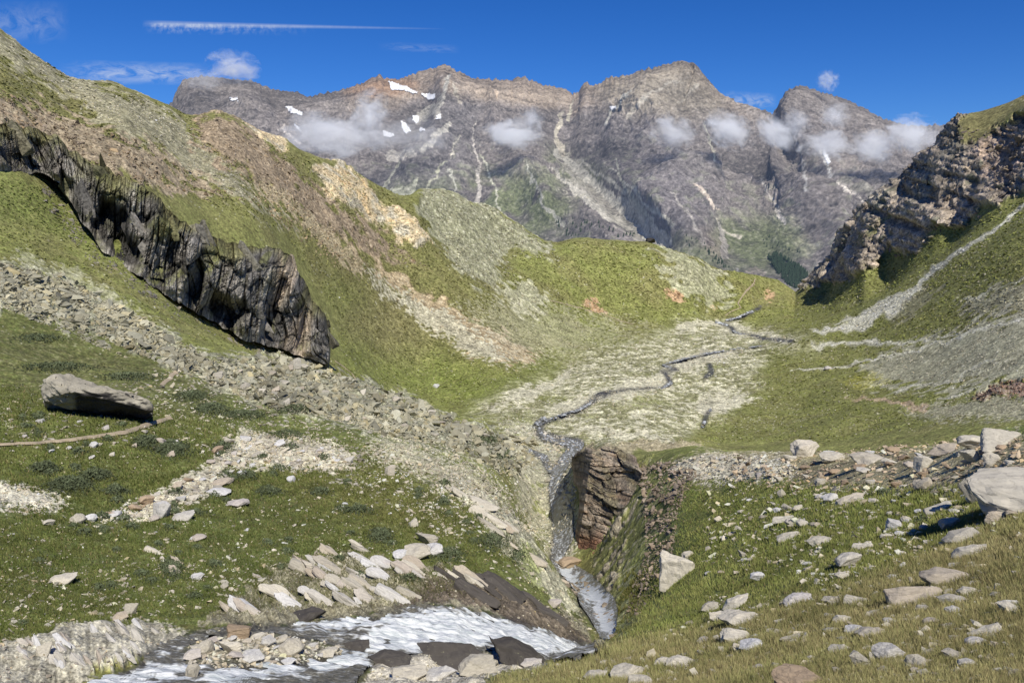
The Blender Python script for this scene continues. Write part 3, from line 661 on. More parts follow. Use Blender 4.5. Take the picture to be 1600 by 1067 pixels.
thin = m.ramp(m.noise(m.n('ShaderNodeVectorMath', operation='MULTIPLY', ins={0: pos, 1: (.7, 4.0, 2.0)}).outputs[0], 1.5, 6, .7, 1.0), [(.53, 0), (.66, 1)])
bed = m.mix(m.math('MULTIPLY', thin, .6), bed, (.62,.64,.64))
sh = m.ramp(m.noise(m.n('ShaderNodeVectorMath', operation='MULTIPLY', ins={0: pos, 1: (.55, 3.4, 1.5)}).outputs[0], 1.1, 8, .72, .5), [(.38, .0), (.60, 1)])
foamc = m.mix(sh, (.40,.45,.47), (.80,.82,.83))
wc = m.mix(ff_, bed, foamc)
b = m.n('ShaderNodeBump', ins={'Height': ns, 'Strength': .9, 'Distance': .16}).outputs[0]
bs = m.n('ShaderNodeBsdfPrincipled', ins={'Base Color': wc, 'Roughness': m.maprange(ff_, 0, 1, .28, .8), 'Normal': b, 'IOR': 1.33})
M_water = m.out(bs.outputs[0])
Pw = np.stack([X, Y, wz], -1)
wq = (wm[:-1, :-1] > .25)
tag(link('stream', grid_mesh('stream', G, Pw, wq, {'foam': wcol}, M_water)), kind='structure')
# the ground goes on to both sides and behind the photographer's feet
def apron(az_list, ca, cb, rmax, step=5):
    V = []; C = []
    rows = [r for r in range(0, G.nr, step)]; ra = np.array([G.R2[ca, r] for r in rows]); za = np.array([G.Z[ca, r] for r in rows]); zb = np.interp(ra, G.R2[cb], G.Z[cb])
    ta = np.array([TG[ca, r] for r in rows]); k = ra <= rmax; ra, za, zb, ta = ra[k], za[k], zb[k], ta[k]
    ra = np.concatenate([[.01], ra]); za = np.concatenate([[-1.75], za]); zb = np.concatenate([[-1.75], zb]); ta = np.concatenate([ta[:1], ta])
    for q, az in enumerate(az_list):
        f = q / (len(az_list) - 1); f = f * f * (3 - 2 * f); z_ = za * (1 - f) + zb * f
        z_ = z_ + .02 * ra * n2(ra * math.sin(az) / 9, ra * math.cos(az) / 9, 9) * (q > 0) * (q < len(az_list) - 1)
        V.append(np.stack([ra * math.sin(az), ra * math.cos(az), z_], 1)); C.append(ta)
    V = np.array(V); n_, m_ = V.shape[:2]; idx = np.arange(n_ * m_).reshape(n_, m_); f = np.stack([idx[:-1, :-1], idx[1:, :-1], idx[1:, 1:], idx[:-1, 1:]], -1).reshape(-1, 4)
    tag(link('ground', raw_mesh('ground', V.reshape(-1, 3), f, True, {'tint': np.array(C).reshape(-1, 3), 'surf': np.full((n_ * m_, 3), (.1, .8, 0), F32)}, M_ground)), kind='structure')
a0 = float(G.az[-1]); a1 = float(G.az[0]); e_ = G.nc - 1
apron(np.linspace(a0, math.radians(66), 40), e_, e_, 2200); apron(np.linspace(math.radians(-66), a1, 40), 0, 0, 2200)
apron(np.linspace(math.radians(65.5), math.radians(294.5), 120), e_, 0, 75)
# inner disc in front of the feet
cols_ = np.arange(0, G.nc, 10); cols_ = np.append(cols_, e_)
V = [(0, 0, -1.75)] + [tuple(P[c, 0]) for c in cols_]; f = np.array([(0, i, i + 1) for i in range(1, len(cols_))])
tag(link('ground', raw_mesh('ground', np.array(V), f, True, {'tint': np.tile(TG[:1, 0], (len(V), 1)), 'surf': np.full((len(V), 3), (.1, .8, 0), F32)}, M_ground)), kind='structure')
print('ground done')
# ================================================================== FAR MOUNTAINS
far_cols = {}
for x_, foot, rf, crest, rc in [(-250,470,4300,185,7400),(0,460,4300,175,7400),(150,450,4300,160,7300),(270,430,4400,150,7000),(350,420,4500,122,7000),(450,410,4500,142,6900),(550,400,4500,136,7000),
                                (620,395,4500,121,7100),(690,390,4500,100,7200),(760,390,4400,124,7300),(850,400,4300,133,7300),(905,405,4200,140,7200),(980,415,4100,118,7100),(1065,425,4000,95,7000),
                                (1125,435,3900,150,7300),(1210,450,3800,176,8000),(1250,455,3800,134,8300),(1320,460,3900,156,8300),(1410,460,4000,195,8400),(1500,460,4100,200,8500),(1650,460,4200,180,8500),(1850,460,4200,190,8500)]:
    l = [(560,2500),(520,3200),(foot + 30, rf)]
    for f, g in ((.12,.16),(.3,.38),(.55,.6),(.8,.82),(1,1)):
        l.append((foot + 30 + (crest - foot - 30) * g, rf * (rc / rf) ** f))
    l += [(crest + 60, rc * 1.12), (crest + 160, rc * 1.3)]
    far_cols[x_] = l
far_sky = [(-250,190),(0,185),(200,170),(262,165),(270,158),(275,145),(285,126),(300,121),(325,119),(345,122),(375,125),(395,127),(410,133),(430,141),(465,144),(480,152),(500,147),(525,143),(548,136),(565,131),(580,122),(593,118),(603,123),(625,124),(637,119),(655,112),(670,108),(680,107),(690,100),(700,103),(712,110),(728,117),(740,123),(770,124),(800,126),(806,121),(818,120),(830,126),(850,133),(872,137),(885,140),(895,147),(905,143),(912,130),(918,129),(925,134),(940,130),(948,122),(965,120),(985,117),(1000,110),(1030,104),(1050,98),(1065,95),(1075,101),(1090,118),(1105,131),(1125,150),(1145,160),(1165,167),(1190,171),(1207,178),(1216,165),(1228,143),(1240,136),(1250,134),(1265,137),(1280,144),(1300,148),(1320,155),(1340,164),(1355,172),(1370,181),(1395,190),(1410,195),(1440,197),(1470,195),(1490,200),(1550,215),(1850,230)]
H = Grid(far_cols, 3.0, math.radians(-38), math.radians(38), 1500, 2500, 10800, 900, sk=120, skyline=far_sky, flat=.12, crestw=.06)
H.finish()
HX, HY, HZ, hpx, hpy, HR = H.X, H.Y, H.Z, H.px, H.py, H.R2
front = sstep(0, -.05, np.log(HR) - np.log(HR[np.arange(H.nc), H.T.argmax(1)])[:, None])
dd = np.zeros(_mx.shape)
def bump(pts, w, amp, soft):
    global dd
    dd = dd + amp * line(pts, w, soft)
ridges = [([(690,104),(700,160),(670,230),(640,290)],22,190), ([(740,123),(765,190),(800,260),(860,330)],26,160), ([(1065,97),(1020,150),(975,190),(955,240),(1000,310),(1070,370),(1110,410)],34,110),
          ([(1065,97),(1110,170),(1160,230),(1230,300),(1290,360),(1300,420)],34,260), ([(1250,135),(1240,190),(1270,250),(1330,290),(1400,330)],30,210), ([(918,130),(880,175),(850,215)],18,90),
          ([(300,122),(330,200),(400,260)],26,100), ([(480,150),(520,200),(560,240)],22,90), ([(593,118),(570,170),(540,220)],18,80), ([(820,300),(880,340),(960,400)],26,60), ([(1340,165),(1360,230),(1400,300)],22,110)]
gull = [([(1030,235),(1065,275),(1110,320),(1130,360),(1150,400)],12,70), ([(1285,235),(1300,280),(1350,315)],14,110), ([(660,150),(655,200),(610,235)],44,110), ([(745,190),(748,260),(755,320)],12,80), ([(770,230),(790,300),(810,350)],10,60),
        ([(890,150),(875,205),(885,250),(960,320),(1040,385)],36,150), ([(1210,180),(1230,250),(1290,310),(1330,345)],22,200), ([(960,250),(975,300),(1010,350)],10,60), ([(1100,150),(1120,230),(1130,290)],14,120), ([(430,150),(440,200)],16,80)]
for p_, w_, a_ in ridges: bump(p_, w_, a_, 12)
for p_, w_, a_ in gull: bump(p_, w_, -a_, 9)
D = samp(dd, hpx, hpy) * front
Nh = H.normals()
u_ = (HX * .96 + HY * .28)
wx = HX + 120 * n3(HX / 500, HY / 500, HZ / 500, 5); wz_ = HZ + 120 * n3(HX / 400 + 9, HY / 400, HZ / 400, 6)
rid = 0; amp = 1.0; lam = 520.0; dsum = 0
for k in range(7):
    n = n3(wx / lam, HY / (lam * 1.7), wz_ / (lam * (1.9 if k < 2 else 1.25)), 100 + k)
    n = 1 - 2 * np.abs(n); rid = rid + amp * (n * (1 if k < 1 else np.clip(.55 + .45 * rid, .25, 1.3))); lam *= .5; amp *= .62
strata = n3(wx / 900, HY / 900, (HZ + .12 * HX) / 26, 140)
smooth_m = blur(np.maximum.reduce([poly([(865,235),(890,230),(1050,380),(980,372),(930,300)], 5), poly([(480,300),(600,280),(900,330),(1000,420),(700,440),(560,380)], 20), poly([(600,225),(640,170),(690,150),(680,190),(640,235)], 6), poly([(1030,380),(1200,360),(1260,440),(1100,430)], 10)]), 6)
sm = samp(smooth_m, hpx, hpy)
amp_m = (75 * (1 - .72 * sm)) * (.35 + .65 * sstep(0, 60, hpy - np.interp(hpx, *zip(*far_sky))) )
Dn = D + rid * amp_m + strata * 9 * (1 - sm)
Hn = Nh.copy(); Hn[..., 2] *= .6
Hn[..., 0] *= .8
cr = .35 + .65 * sstep(0, 45, hpy - np.interp(hpx, *zip(*far_sky)))
P = np.stack([HX, HY, HZ], -1) + Hn * (Dn * cr)[..., None]
H.X, H.Y, H.Z = P[..., 0], P[..., 1], P[..., 2]
# bring the crest back to its surveyed line
H.finish()
sa, st_ = ray(*np.array(far_sky).T.astype(float)); aa = np.arctan2(H.X, H.Y)
jag =  .0026 * n2(H.az * 230, H.az * 0, 7) + .0011 * n2(H.az * 700, H.az * 0, 8)
for it in range(4):
    ic = H.T.argmax(1); ca = aa[np.arange(H.nc), ic]; dT = np.interp(ca, sa, st_) + jag - H.T.max(1)
    sR = np.log(H.R2); w = np.exp(-((sR - sR[np.arange(H.nc), ic][:, None]) / .07) ** 2)
    H.Z = H.Z + dT[:, None] * w * H.R2; H.finish()
P = np.stack([H.X, H.Y, H.Z], -1); H.finish(); hpx, hpy = H.px, H.py
Nh = H.normals()
# colours of the far rock
PX = hpx + 5 * n2(hpx / 22, hpy / 22, 191) + 3 * n2(hpx / 8, hpy / 8, 192); PY = hpy + 5 * n2(hpx / 22, hpy / 22, 193) + 3 * n2(hpx / 8, hpy / 8, 194)
R = H.R2; f1 = n3(H.X / 260, H.Y / 260, H.Z / 260, 201); f2 = n3(H.X / 70, H.Y / 70, H.Z / 70, 202); f3 = n3(H.X / 22, H.Y / 22, H.Z / 22, 203); f4 = n3(H.X / 9, H.Y / 9, H.Z / 9, 204)
tint = np.empty(H.X.shape + (3,), F32); rough = np.zeros(H.X.shape, F32); stone = np.zeros(H.X.shape, F32)
tint[:] = (.132,.115,.108)
below = hpy - np.interp(hpx, *zip(*far_sky))
band = 1 + .35 * np.interp(hpx, [250, 400, 560, 900, 1100, 1200, 1500], [-.2, -.2, .9, .9, .8, -.3, -.3])
lay(sstep(46, 10, below + 26 * f1) * .8 * sstep(520, 600, hpx) * sstep(1200, 1100, hpx), (.245,.185,.135))
lay(sstep(60, 0, below + 30 * f1) * .35, (.20,.17,.145))
lay(A(poly([(930,135),(1000,108),(1065,92),(1110,130),(1140,165),(1080,185),(1010,175),(950,170)], 10)) * .8, (.235,.200,.155))
lay(A(poly([(700,130),(860,140),(900,150),(890,170),(720,150)], 6)) * .7, (.30,.24,.185))
lay(A(poly([(530,145),(570,128),(600,118),(640,122),(660,135),(620,150),(560,150)], 4)) * .75, (.27,.165,.10))
lay(A(poly([(690,170),(760,140),(740,230),(700,330),(560,300),(620,250)], 14)) * .5, (.112,.105,.108))
lay(A(poly([(960,180),(1060,210),(1120,310),(1060,380),(1000,340),(900,250)], 14)) * .4, (.128,.116,.124))
green = np.maximum.reduce([poly([(600,300),(700,290),(860,270),(900,330),(880,380),(600,330)], 14), poly([(860,225),(960,290),(930,300),(860,260)], 10), poly([(1130,340),(1240,345),(1260,400),(1180,430),(1100,400)], 12), poly([(1040,370),(1120,390),(1140,430),(1050,400)], 10)])
lay(A(green) * sstep(-.7, .1, f1 + .5 * f2) * .85, (.135,.150,.068))
lay(sstep(.12, .5, f2 + .5 * f1) * .35 * sstep(60, 160, below), (.125,.135,.078))
lay(rag(A(poly([(862,232),(882,232),(940,290),(1000,330),(1060,392),(1010,388),(960,350),(900,300)], 5)), f2, 1.4) * .8, (.235,.215,.180))
for l, wd, c in [([(905,262),(940,300),(985,345),(1030,388)], [3,4,6,10], (.33,.31,.265)), ([(950,262),(985,290),(1015,322),(1050,352)], [2,4,7,8], (.27,.255,.22)), ([(625,250),(612,280),(600,300)], [2,4,10], (.25,.24,.19)), ([(700,262),(712,290),(716,310)], [2,3,4], (.26,.25,.21)), ([(1050,300),(1080,340),(1100,380)], [2,5,9], (.22,.20,.18)), ([(1180,260),(1200,300),(1225,350)], [1.5,3,6], (.24,.22,.20)), ([(1240,200),(1250,240),(1262,300)], [2,3,5], (.24,.225,.21)), ([(820,250),(835,285),(850,320),(880,350)], [2,3,5,9], (.25,.24,.2)),
                 ([(868,236),(905,268),(950,304),(1040,380)], [10,14,18,26], (.31,.29,.25)), ([(880,175),(868,215),(880,240)], [5,8,8], (.28,.25,.20)), ([(905,252),(960,288),(1000,330),(1040,370)], [3,7,8,6], (.30,.28,.24)),
                 ([(860,262),(900,300),(940,330),(1000,365)], [5,9,12,8], (.27,.25,.215)), ([(742,190),(735,215),(748,255),(747,320)], [2,3,5,8], (.31,.28,.25)), ([(750,240),(768,275),(775,310),(788,340)], [2,3,3,3], (.29,.28,.22)), ([(720,210),(705,245)], [3,3], (.26,.24,.2)),
                 ([(700,250),(680,270),(665,300)], [2,3,5], (.25,.24,.18)), ([(650,280),(640,300),(620,300)], [4,16,16], (.28,.275,.21)), ([(660,235),(680,215),(700,195)], [8,10,8], (.27,.25,.22)), ([(640,240),(610,245)], 14, (.24,.22,.2)),
                 ([(1085,288),(1105,305),(1120,325)], [3,6,6], (.36,.30,.25)), ([(1100,190),(1108,225),(1118,250)], [2,3,3], (.30,.28,.22)), ([(1120,340),(1130,362),(1155,372)], [3,3,4], (.33,.30,.24)), ([(1125,350),(1135,400)], [6,14], (.24,.22,.19)),
                 ([(1285,238),(1292,262),(1300,275)], [7,6,4], (.45,.42,.38)), ([(1310,285),(1330,298),(1350,315)], [4,5,5], (.38,.34,.30)), ([(985,140),(960,170),(945,195)], [3,5,6], (.30,.28,.24)), ([(1060,125),(1010,150),(985,180)], [3,5,5], (.27,.24,.2)),
                 ([(1090,130),(1060,160)], [4,4], (.26,.23,.19)), ([(700,120),(690,150),(680,180)], [5,7,10], (.27,.25,.22)), ([(710,130),(718,160)], [3,4], (.25,.22,.18)), ([(895,155),(888,185)], [3,5], (.31,.28,.22)), ([(870,300),(920,310)], [2,2], (.27,.25,.2)),
                 ([(960,250),(970,280),(990,310),(1005,330)], [2,4,8,14], (.25,.24,.2)), ([(1150,420),(1160,430)], 5, (.2,.19,.18)), ([(440,200),(470,225)], 4, (.25,.22,.2)), ([(655,185),(670,175),(685,165)], [16,16,10], (.26,.24,.21))]:
    lay(rag(A(line(l, wd, 1)), f3, .6) * .97, tuple(min(.6, q * 1.18) for q in c))
lay(A(poly([(1090,355),(1125,375),(1140,410),(1110,400)], 6)) * .5, (.28,.215,.185)); lay(A(poly([(1060,225),(1120,240),(1100,290),(1070,265)], 8)) * .25, (.2,.18,.17))
lay(rag(A(poly([(1165,420),(1190,420),(1200,435),(1170,435)], 4)), f3) * .5, (.25,.2,.18))
tint *= np.array((.93,.95,.92), F32)
tint *= np.clip(1.0 + .36 * f2 + .42 * f3 + .38 * f4 + .34 * strata * (1 - sm), .3, 2.1)[..., None]
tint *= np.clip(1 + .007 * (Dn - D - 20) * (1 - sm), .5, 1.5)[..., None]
rock_hi = sstep(.26, .42, f3 + .5 * f4) * .3
tint = tint * (1 - rock_hi[..., None]) + np.array((.27,.245,.225), F32) * rock_hi[..., None]
m = N('far_rock'); g = m.n('ShaderNodeNewGeometry'); pos = g.outputs['Position']
c = m.n('ShaderNodeVertexColor', layer_name='tint').outputs[0]
a = m.noise(pos, .045, 8, .75); b_ = m.noise(pos, .006, 6, .6)
k = m.math('ADD', 1.05, m.math('ADD', m.math('MULTIPLY', m.math('SUBTRACT', a, .5), 3.3), m.math('MULTIPLY', m.math('SUBTRACT', b_, .5), .8))); k = m.math('MAXIMUM', k, .3)
vm = m.n('ShaderNodeVectorMath', operation='SCALE', ins={0: c, 'Scale': k}).outputs[0]
sepz = m.n('ShaderNodeSeparateXYZ', ins={0: pos})
hz = m.maprange(sepz.outputs[1], 3000, 9000, .055, .125)      # valley haze painted as blue emission on the rock, growing with distance
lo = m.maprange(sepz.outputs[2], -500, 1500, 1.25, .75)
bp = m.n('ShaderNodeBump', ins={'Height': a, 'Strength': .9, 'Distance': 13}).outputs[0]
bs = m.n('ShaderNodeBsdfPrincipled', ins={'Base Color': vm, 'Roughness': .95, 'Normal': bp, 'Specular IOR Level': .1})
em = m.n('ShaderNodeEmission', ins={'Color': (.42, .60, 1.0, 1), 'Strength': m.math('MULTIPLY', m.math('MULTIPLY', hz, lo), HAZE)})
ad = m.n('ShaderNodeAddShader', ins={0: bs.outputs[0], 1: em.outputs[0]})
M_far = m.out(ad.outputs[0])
keep = np.ones((H.nc - 1, H.nr - 1), bool)
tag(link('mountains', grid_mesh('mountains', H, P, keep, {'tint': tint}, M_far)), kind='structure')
# snow patches: thin sheets lying in the hollows
m = N('old_snow'); pos = m.n('ShaderNodeNewGeometry').outputs['Position']
a = m.noise(pos, .02, 5)
M_snow = m.out(m.n('ShaderNodeBsdfPrincipled', ins={'Base Color': m.mix(a, (.62,.64,.68), (.85,.86,.87)), 'Roughness': .7}).outputs[0])
for pts, lab in [([(606,128),(614,131),(636,138),(652,146),(646,147),(628,142),(612,140)], 'long white snow streak just under the ridge left of the twin summit'),
                 ([(659,148),(668,147),(680,150),(678,157),(664,155)], 'bright snow patch at the foot of the left twin summit'),
                 ([(445,169),(455,170),(471,176),(470,181),(452,177)], 'white snow strip on the dark wall of the leftmost far mountain'),
                 ([(597,206),(606,207),(615,212),(606,215),(598,212)], 'small white snow patch beside the low cloud under the far ridge'),
                 ([(627,192),(634,196),(640,205),(633,210),(628,202)], 'narrow upright snow patch at the rim of the grey scree bowl'),
                 ([(643,183),(653,184),(655,189),(650,194),(644,190)], 'ragged little snow patch at the top of the grey scree bowl'),
                 ([(655,203),(661,201),(663,205),(657,209)], 'tiny snow spot low in the grey scree bowl'),
                 ([(681,181),(687,180),(687,187),(682,188)], 'tiny snow spot at the right rim of the grey scree bowl'),
                 ([(1284,237),(1291,240),(1294,254),(1289,256)], 'upright snow streak in the gully of the rightmost far peak'),
                 ([(954,170),(962,167),(962,172),(956,175)], 'small snow spot on the left flank of the tallest peak'),
                 ([(360,154),(370,156),(372,160),(362,158)], 'faint snow dash on the leftmost far mountain below its flat top'),
                 ([(458,195),(464,197),(468,204),(461,201)], 'slanting snow dash right of the leftmost far mountain near the pale rock band')]:
    c_ = np.array(pts, float); mid_ = c_.mean(0); c_ = mid_ + (c_ - mid_) * 1.12
    sel = samp(poly(c_, 0), PX * .35 + hpx * .65, PY * .35 + hpy * .65)[:-1, :-1] > .5
    sel &= front[:-1, :-1] > .5
    if sel.sum() < 3: print('snow patch too small', lab); continue
    Ps = P.copy(); off = Nh * 7
    o = link('snow_patch', grid_mesh('snow_patch', H, P + off, sel, {}, M_snow)); tag(o, lab, 'snow')
print('mountains done')
# ================================================================== STONE MATERIALS
def mat_stone(name, attr=True, base=(.36,.34,.29), contrast=1.0):
    m = N(name); g = m.n('ShaderNodeNewGeometry'); tc = m.n('ShaderNodeTexCoord'); pos = g.outputs['Position'] if attr else tc.outputs['Object']
    if attr: c = m.n('ShaderNodeVertexColor', layer_name='tint').outputs[0]
    else:
        rnd = m.n('ShaderNodeObjectInfo').outputs['Random']
        c = m.mix(rnd, tuple(b * .78 for b in base), tuple(min(.6, b * 1.2) for b in base))
        if base[0] > .3: c = m.mix(m.math('MULTIPLY', m.ramp(m.math('FRACT', m.math('MULTIPLY', rnd, 7.3)), [(.6, 0), (.9, 1)]), .45), c, (.36,.27,.19))
    sc1 = 1.0 if attr else 2.6
    fine = m.noise(pos, 3.2 * sc1, 9, .72); mid = m.noise(pos, .9 * sc1, 6, .6, .4)
    k = m.math('ADD', .42, m.math('ADD', m.math('MULTIPLY', fine, .75 * contrast), m.math('MULTIPLY', mid, .4)))
    vm = m.n('ShaderNodeVectorMath', operation='SCALE', ins={0: c, 'Scale': k}).outputs[0]
    lich = m.ramp(m.noise(pos, 1.7 * sc1, 6, .75, .8), [(.56, 0), (.66, 1)])
    col = m.mix(m.math('MULTIPLY', lich, .32), vm, (.15,.14,.11))
    lich2 = m.ramp(m.noise(pos, 2.9 * sc1, 4, .7), [(.64, 0), (.70, 1)])
    col = m.mix(m.math('MULTIPLY', lich2, .45), col, (.33,.34,.20))
    st = m.n('ShaderNodeVectorMath', operation='MULTIPLY', ins={0: pos, 1: (.8, .7, 1.9)}).outputs[0]
    crack = m.ramp(m.noise(st, 1.1 * sc1, 5, .6, 1.2), [(.46, 0), (.5, 1), (.54, 0)])
    col = m.mix(m.math('MULTIPLY', crack, .22), col, (.09,.08,.07))
    h = m.math('ADD', m.math('MULTIPLY', fine, .7), m.math('MULTIPLY', mid, .8)); h = m.math('SUBTRACT', h, m.math('MULTIPLY', crack, .25))
    b = m.n('ShaderNodeBump', ins={'Height': h, 'Strength': .7, 'Distance': .045 if attr else .03}).outputs[0]
    return m.out(m.n('ShaderNodeBsdfPrincipled', ins={'Base Color': col, 'Roughness': .9, 'Normal': b, 'Specular IOR Level': .2}).outputs[0])
M_rubble = mat_stone('lichened_stone')
M_boulder = mat_stone('boulder_granite', False, (.50,.465,.385))
M_white = mat_stone('pale_granite', False, (.62,.585,.51))
M_dark = mat_stone('dark_wet_stone', False, (.075,.068,.062))
M_brown = mat_stone('rusty_stone', False, (.38,.29,.20))

def vnorm(i, j): return GN[i, j]
GN = G.normals().astype(F32)
# ------------------------------------------------------------------ boulders
def boulder_mesh(seed, flat=.75, slab=False, box=False, cuts=3):
    g = np.random.default_rng(seed)
    p = rock_pts(g, 16 if not box else 12, flat, box)
    if slab: p[:, 2] *= .42; p[:, 0] *= 1.0
    bm = hull(p)
    bmesh.ops.dissolve_limit(bm, angle_limit=.20, verts=bm.verts, edges=bm.edges)
    bmesh.ops.bevel(bm, geom=list(bm.edges), offset=.05, segments=2, affect='EDGES', profile=.6)
    bmesh.ops.triangulate(bm, faces=bm.faces)
    for _ in range(cuts):
        L = [e for e in bm.edges if e.calc_length() > .16]
        if not L: break
        bmesh.ops.subdivide_edges(bm, edges=L, cuts=1); bmesh.ops.triangulate(bm, faces=[f for f in bm.faces if len(f.verts) > 3])
    V = np.array([v.co for v in bm.verts]); nr = V / (np.linalg.norm(V, axis=1)[:, None] + 1e-6)
    o = seed * 3.7
    d = .10 * n3(V[:, 0] * 1.3 + o, V[:, 1] * 1.3, V[:, 2] * 1.3, 5) + .05 * n3(V[:, 0] * 4 + o, V[:, 1] * 4, V[:, 2] * 7, 6) + .022 * n3(V[:, 0] * 10 + o, V[:, 1] * 10, V[:, 2] * 14, 7)
    V = V + nr * d[:, None]
    for v, c in zip(bm.verts, V): v.co = c
    bm.verts.index_update()
    F_ = np.array([[v.index for v in f.verts] for f in bm.faces]); bm.free()
    lo, hi = V.min(0), V.max(0); V = (V - (lo + hi) / 2) / (hi - lo)
    return V, F_
LIB = {'b': [boulder_mesh(k, .8) for k in range(1, 9)], 's': [boulder_mesh(k, .8, True) for k in range(20, 27)], 'x': [boulder_mesh(k, .9, False, True) for k in range(30, 36)]}
LIBM = {}
def lib_mesh(kind, k, mat):
    key = (kind, k, mat.name)
    if key not in LIBM:
        V, F_ = LIB[kind][k]; LIBM[key] = raw_mesh('boulder', V, F_, False, None, mat)
    return LIBM[key]
def put_rock(x, y, w, h, kind='b', mat=None, name='boulder', label=None, group=None, roll=0, sink=.16, rmin=0, k=None, yaw=None, pitch=0):
    p, ij, r = gpt(x, y + h * .32, rmin)
    if p is None: print('no ground', x, y); return
    k = rng.integers(0, len(LIB[kind])) if k is None else k
    e = -math.atan(float(ray(x, y)[1])); W = w * r / FP; Hh = h * r / FP; dep = W * .8
    hz = max(.30 * W, (Hh - dep * .7 * math.sin(e)) / math.cos(e)) * (1 + sink)
    o = link(name, lib_mesh(kind, k, mat or M_boulder))
    o.location = (p[0], p[1], p[2] + hz * (.5 - sink))
    o.scale = (W * 1.04, dep, hz)
    o.rotation_euler = (pitch, -roll, -ray(x, y)[0] + (rng.uniform(-.35, .35) if yaw is None else yaw))
    tag(o, label, 'boulder' if name == 'boulder' else 'rock', group)
    return o
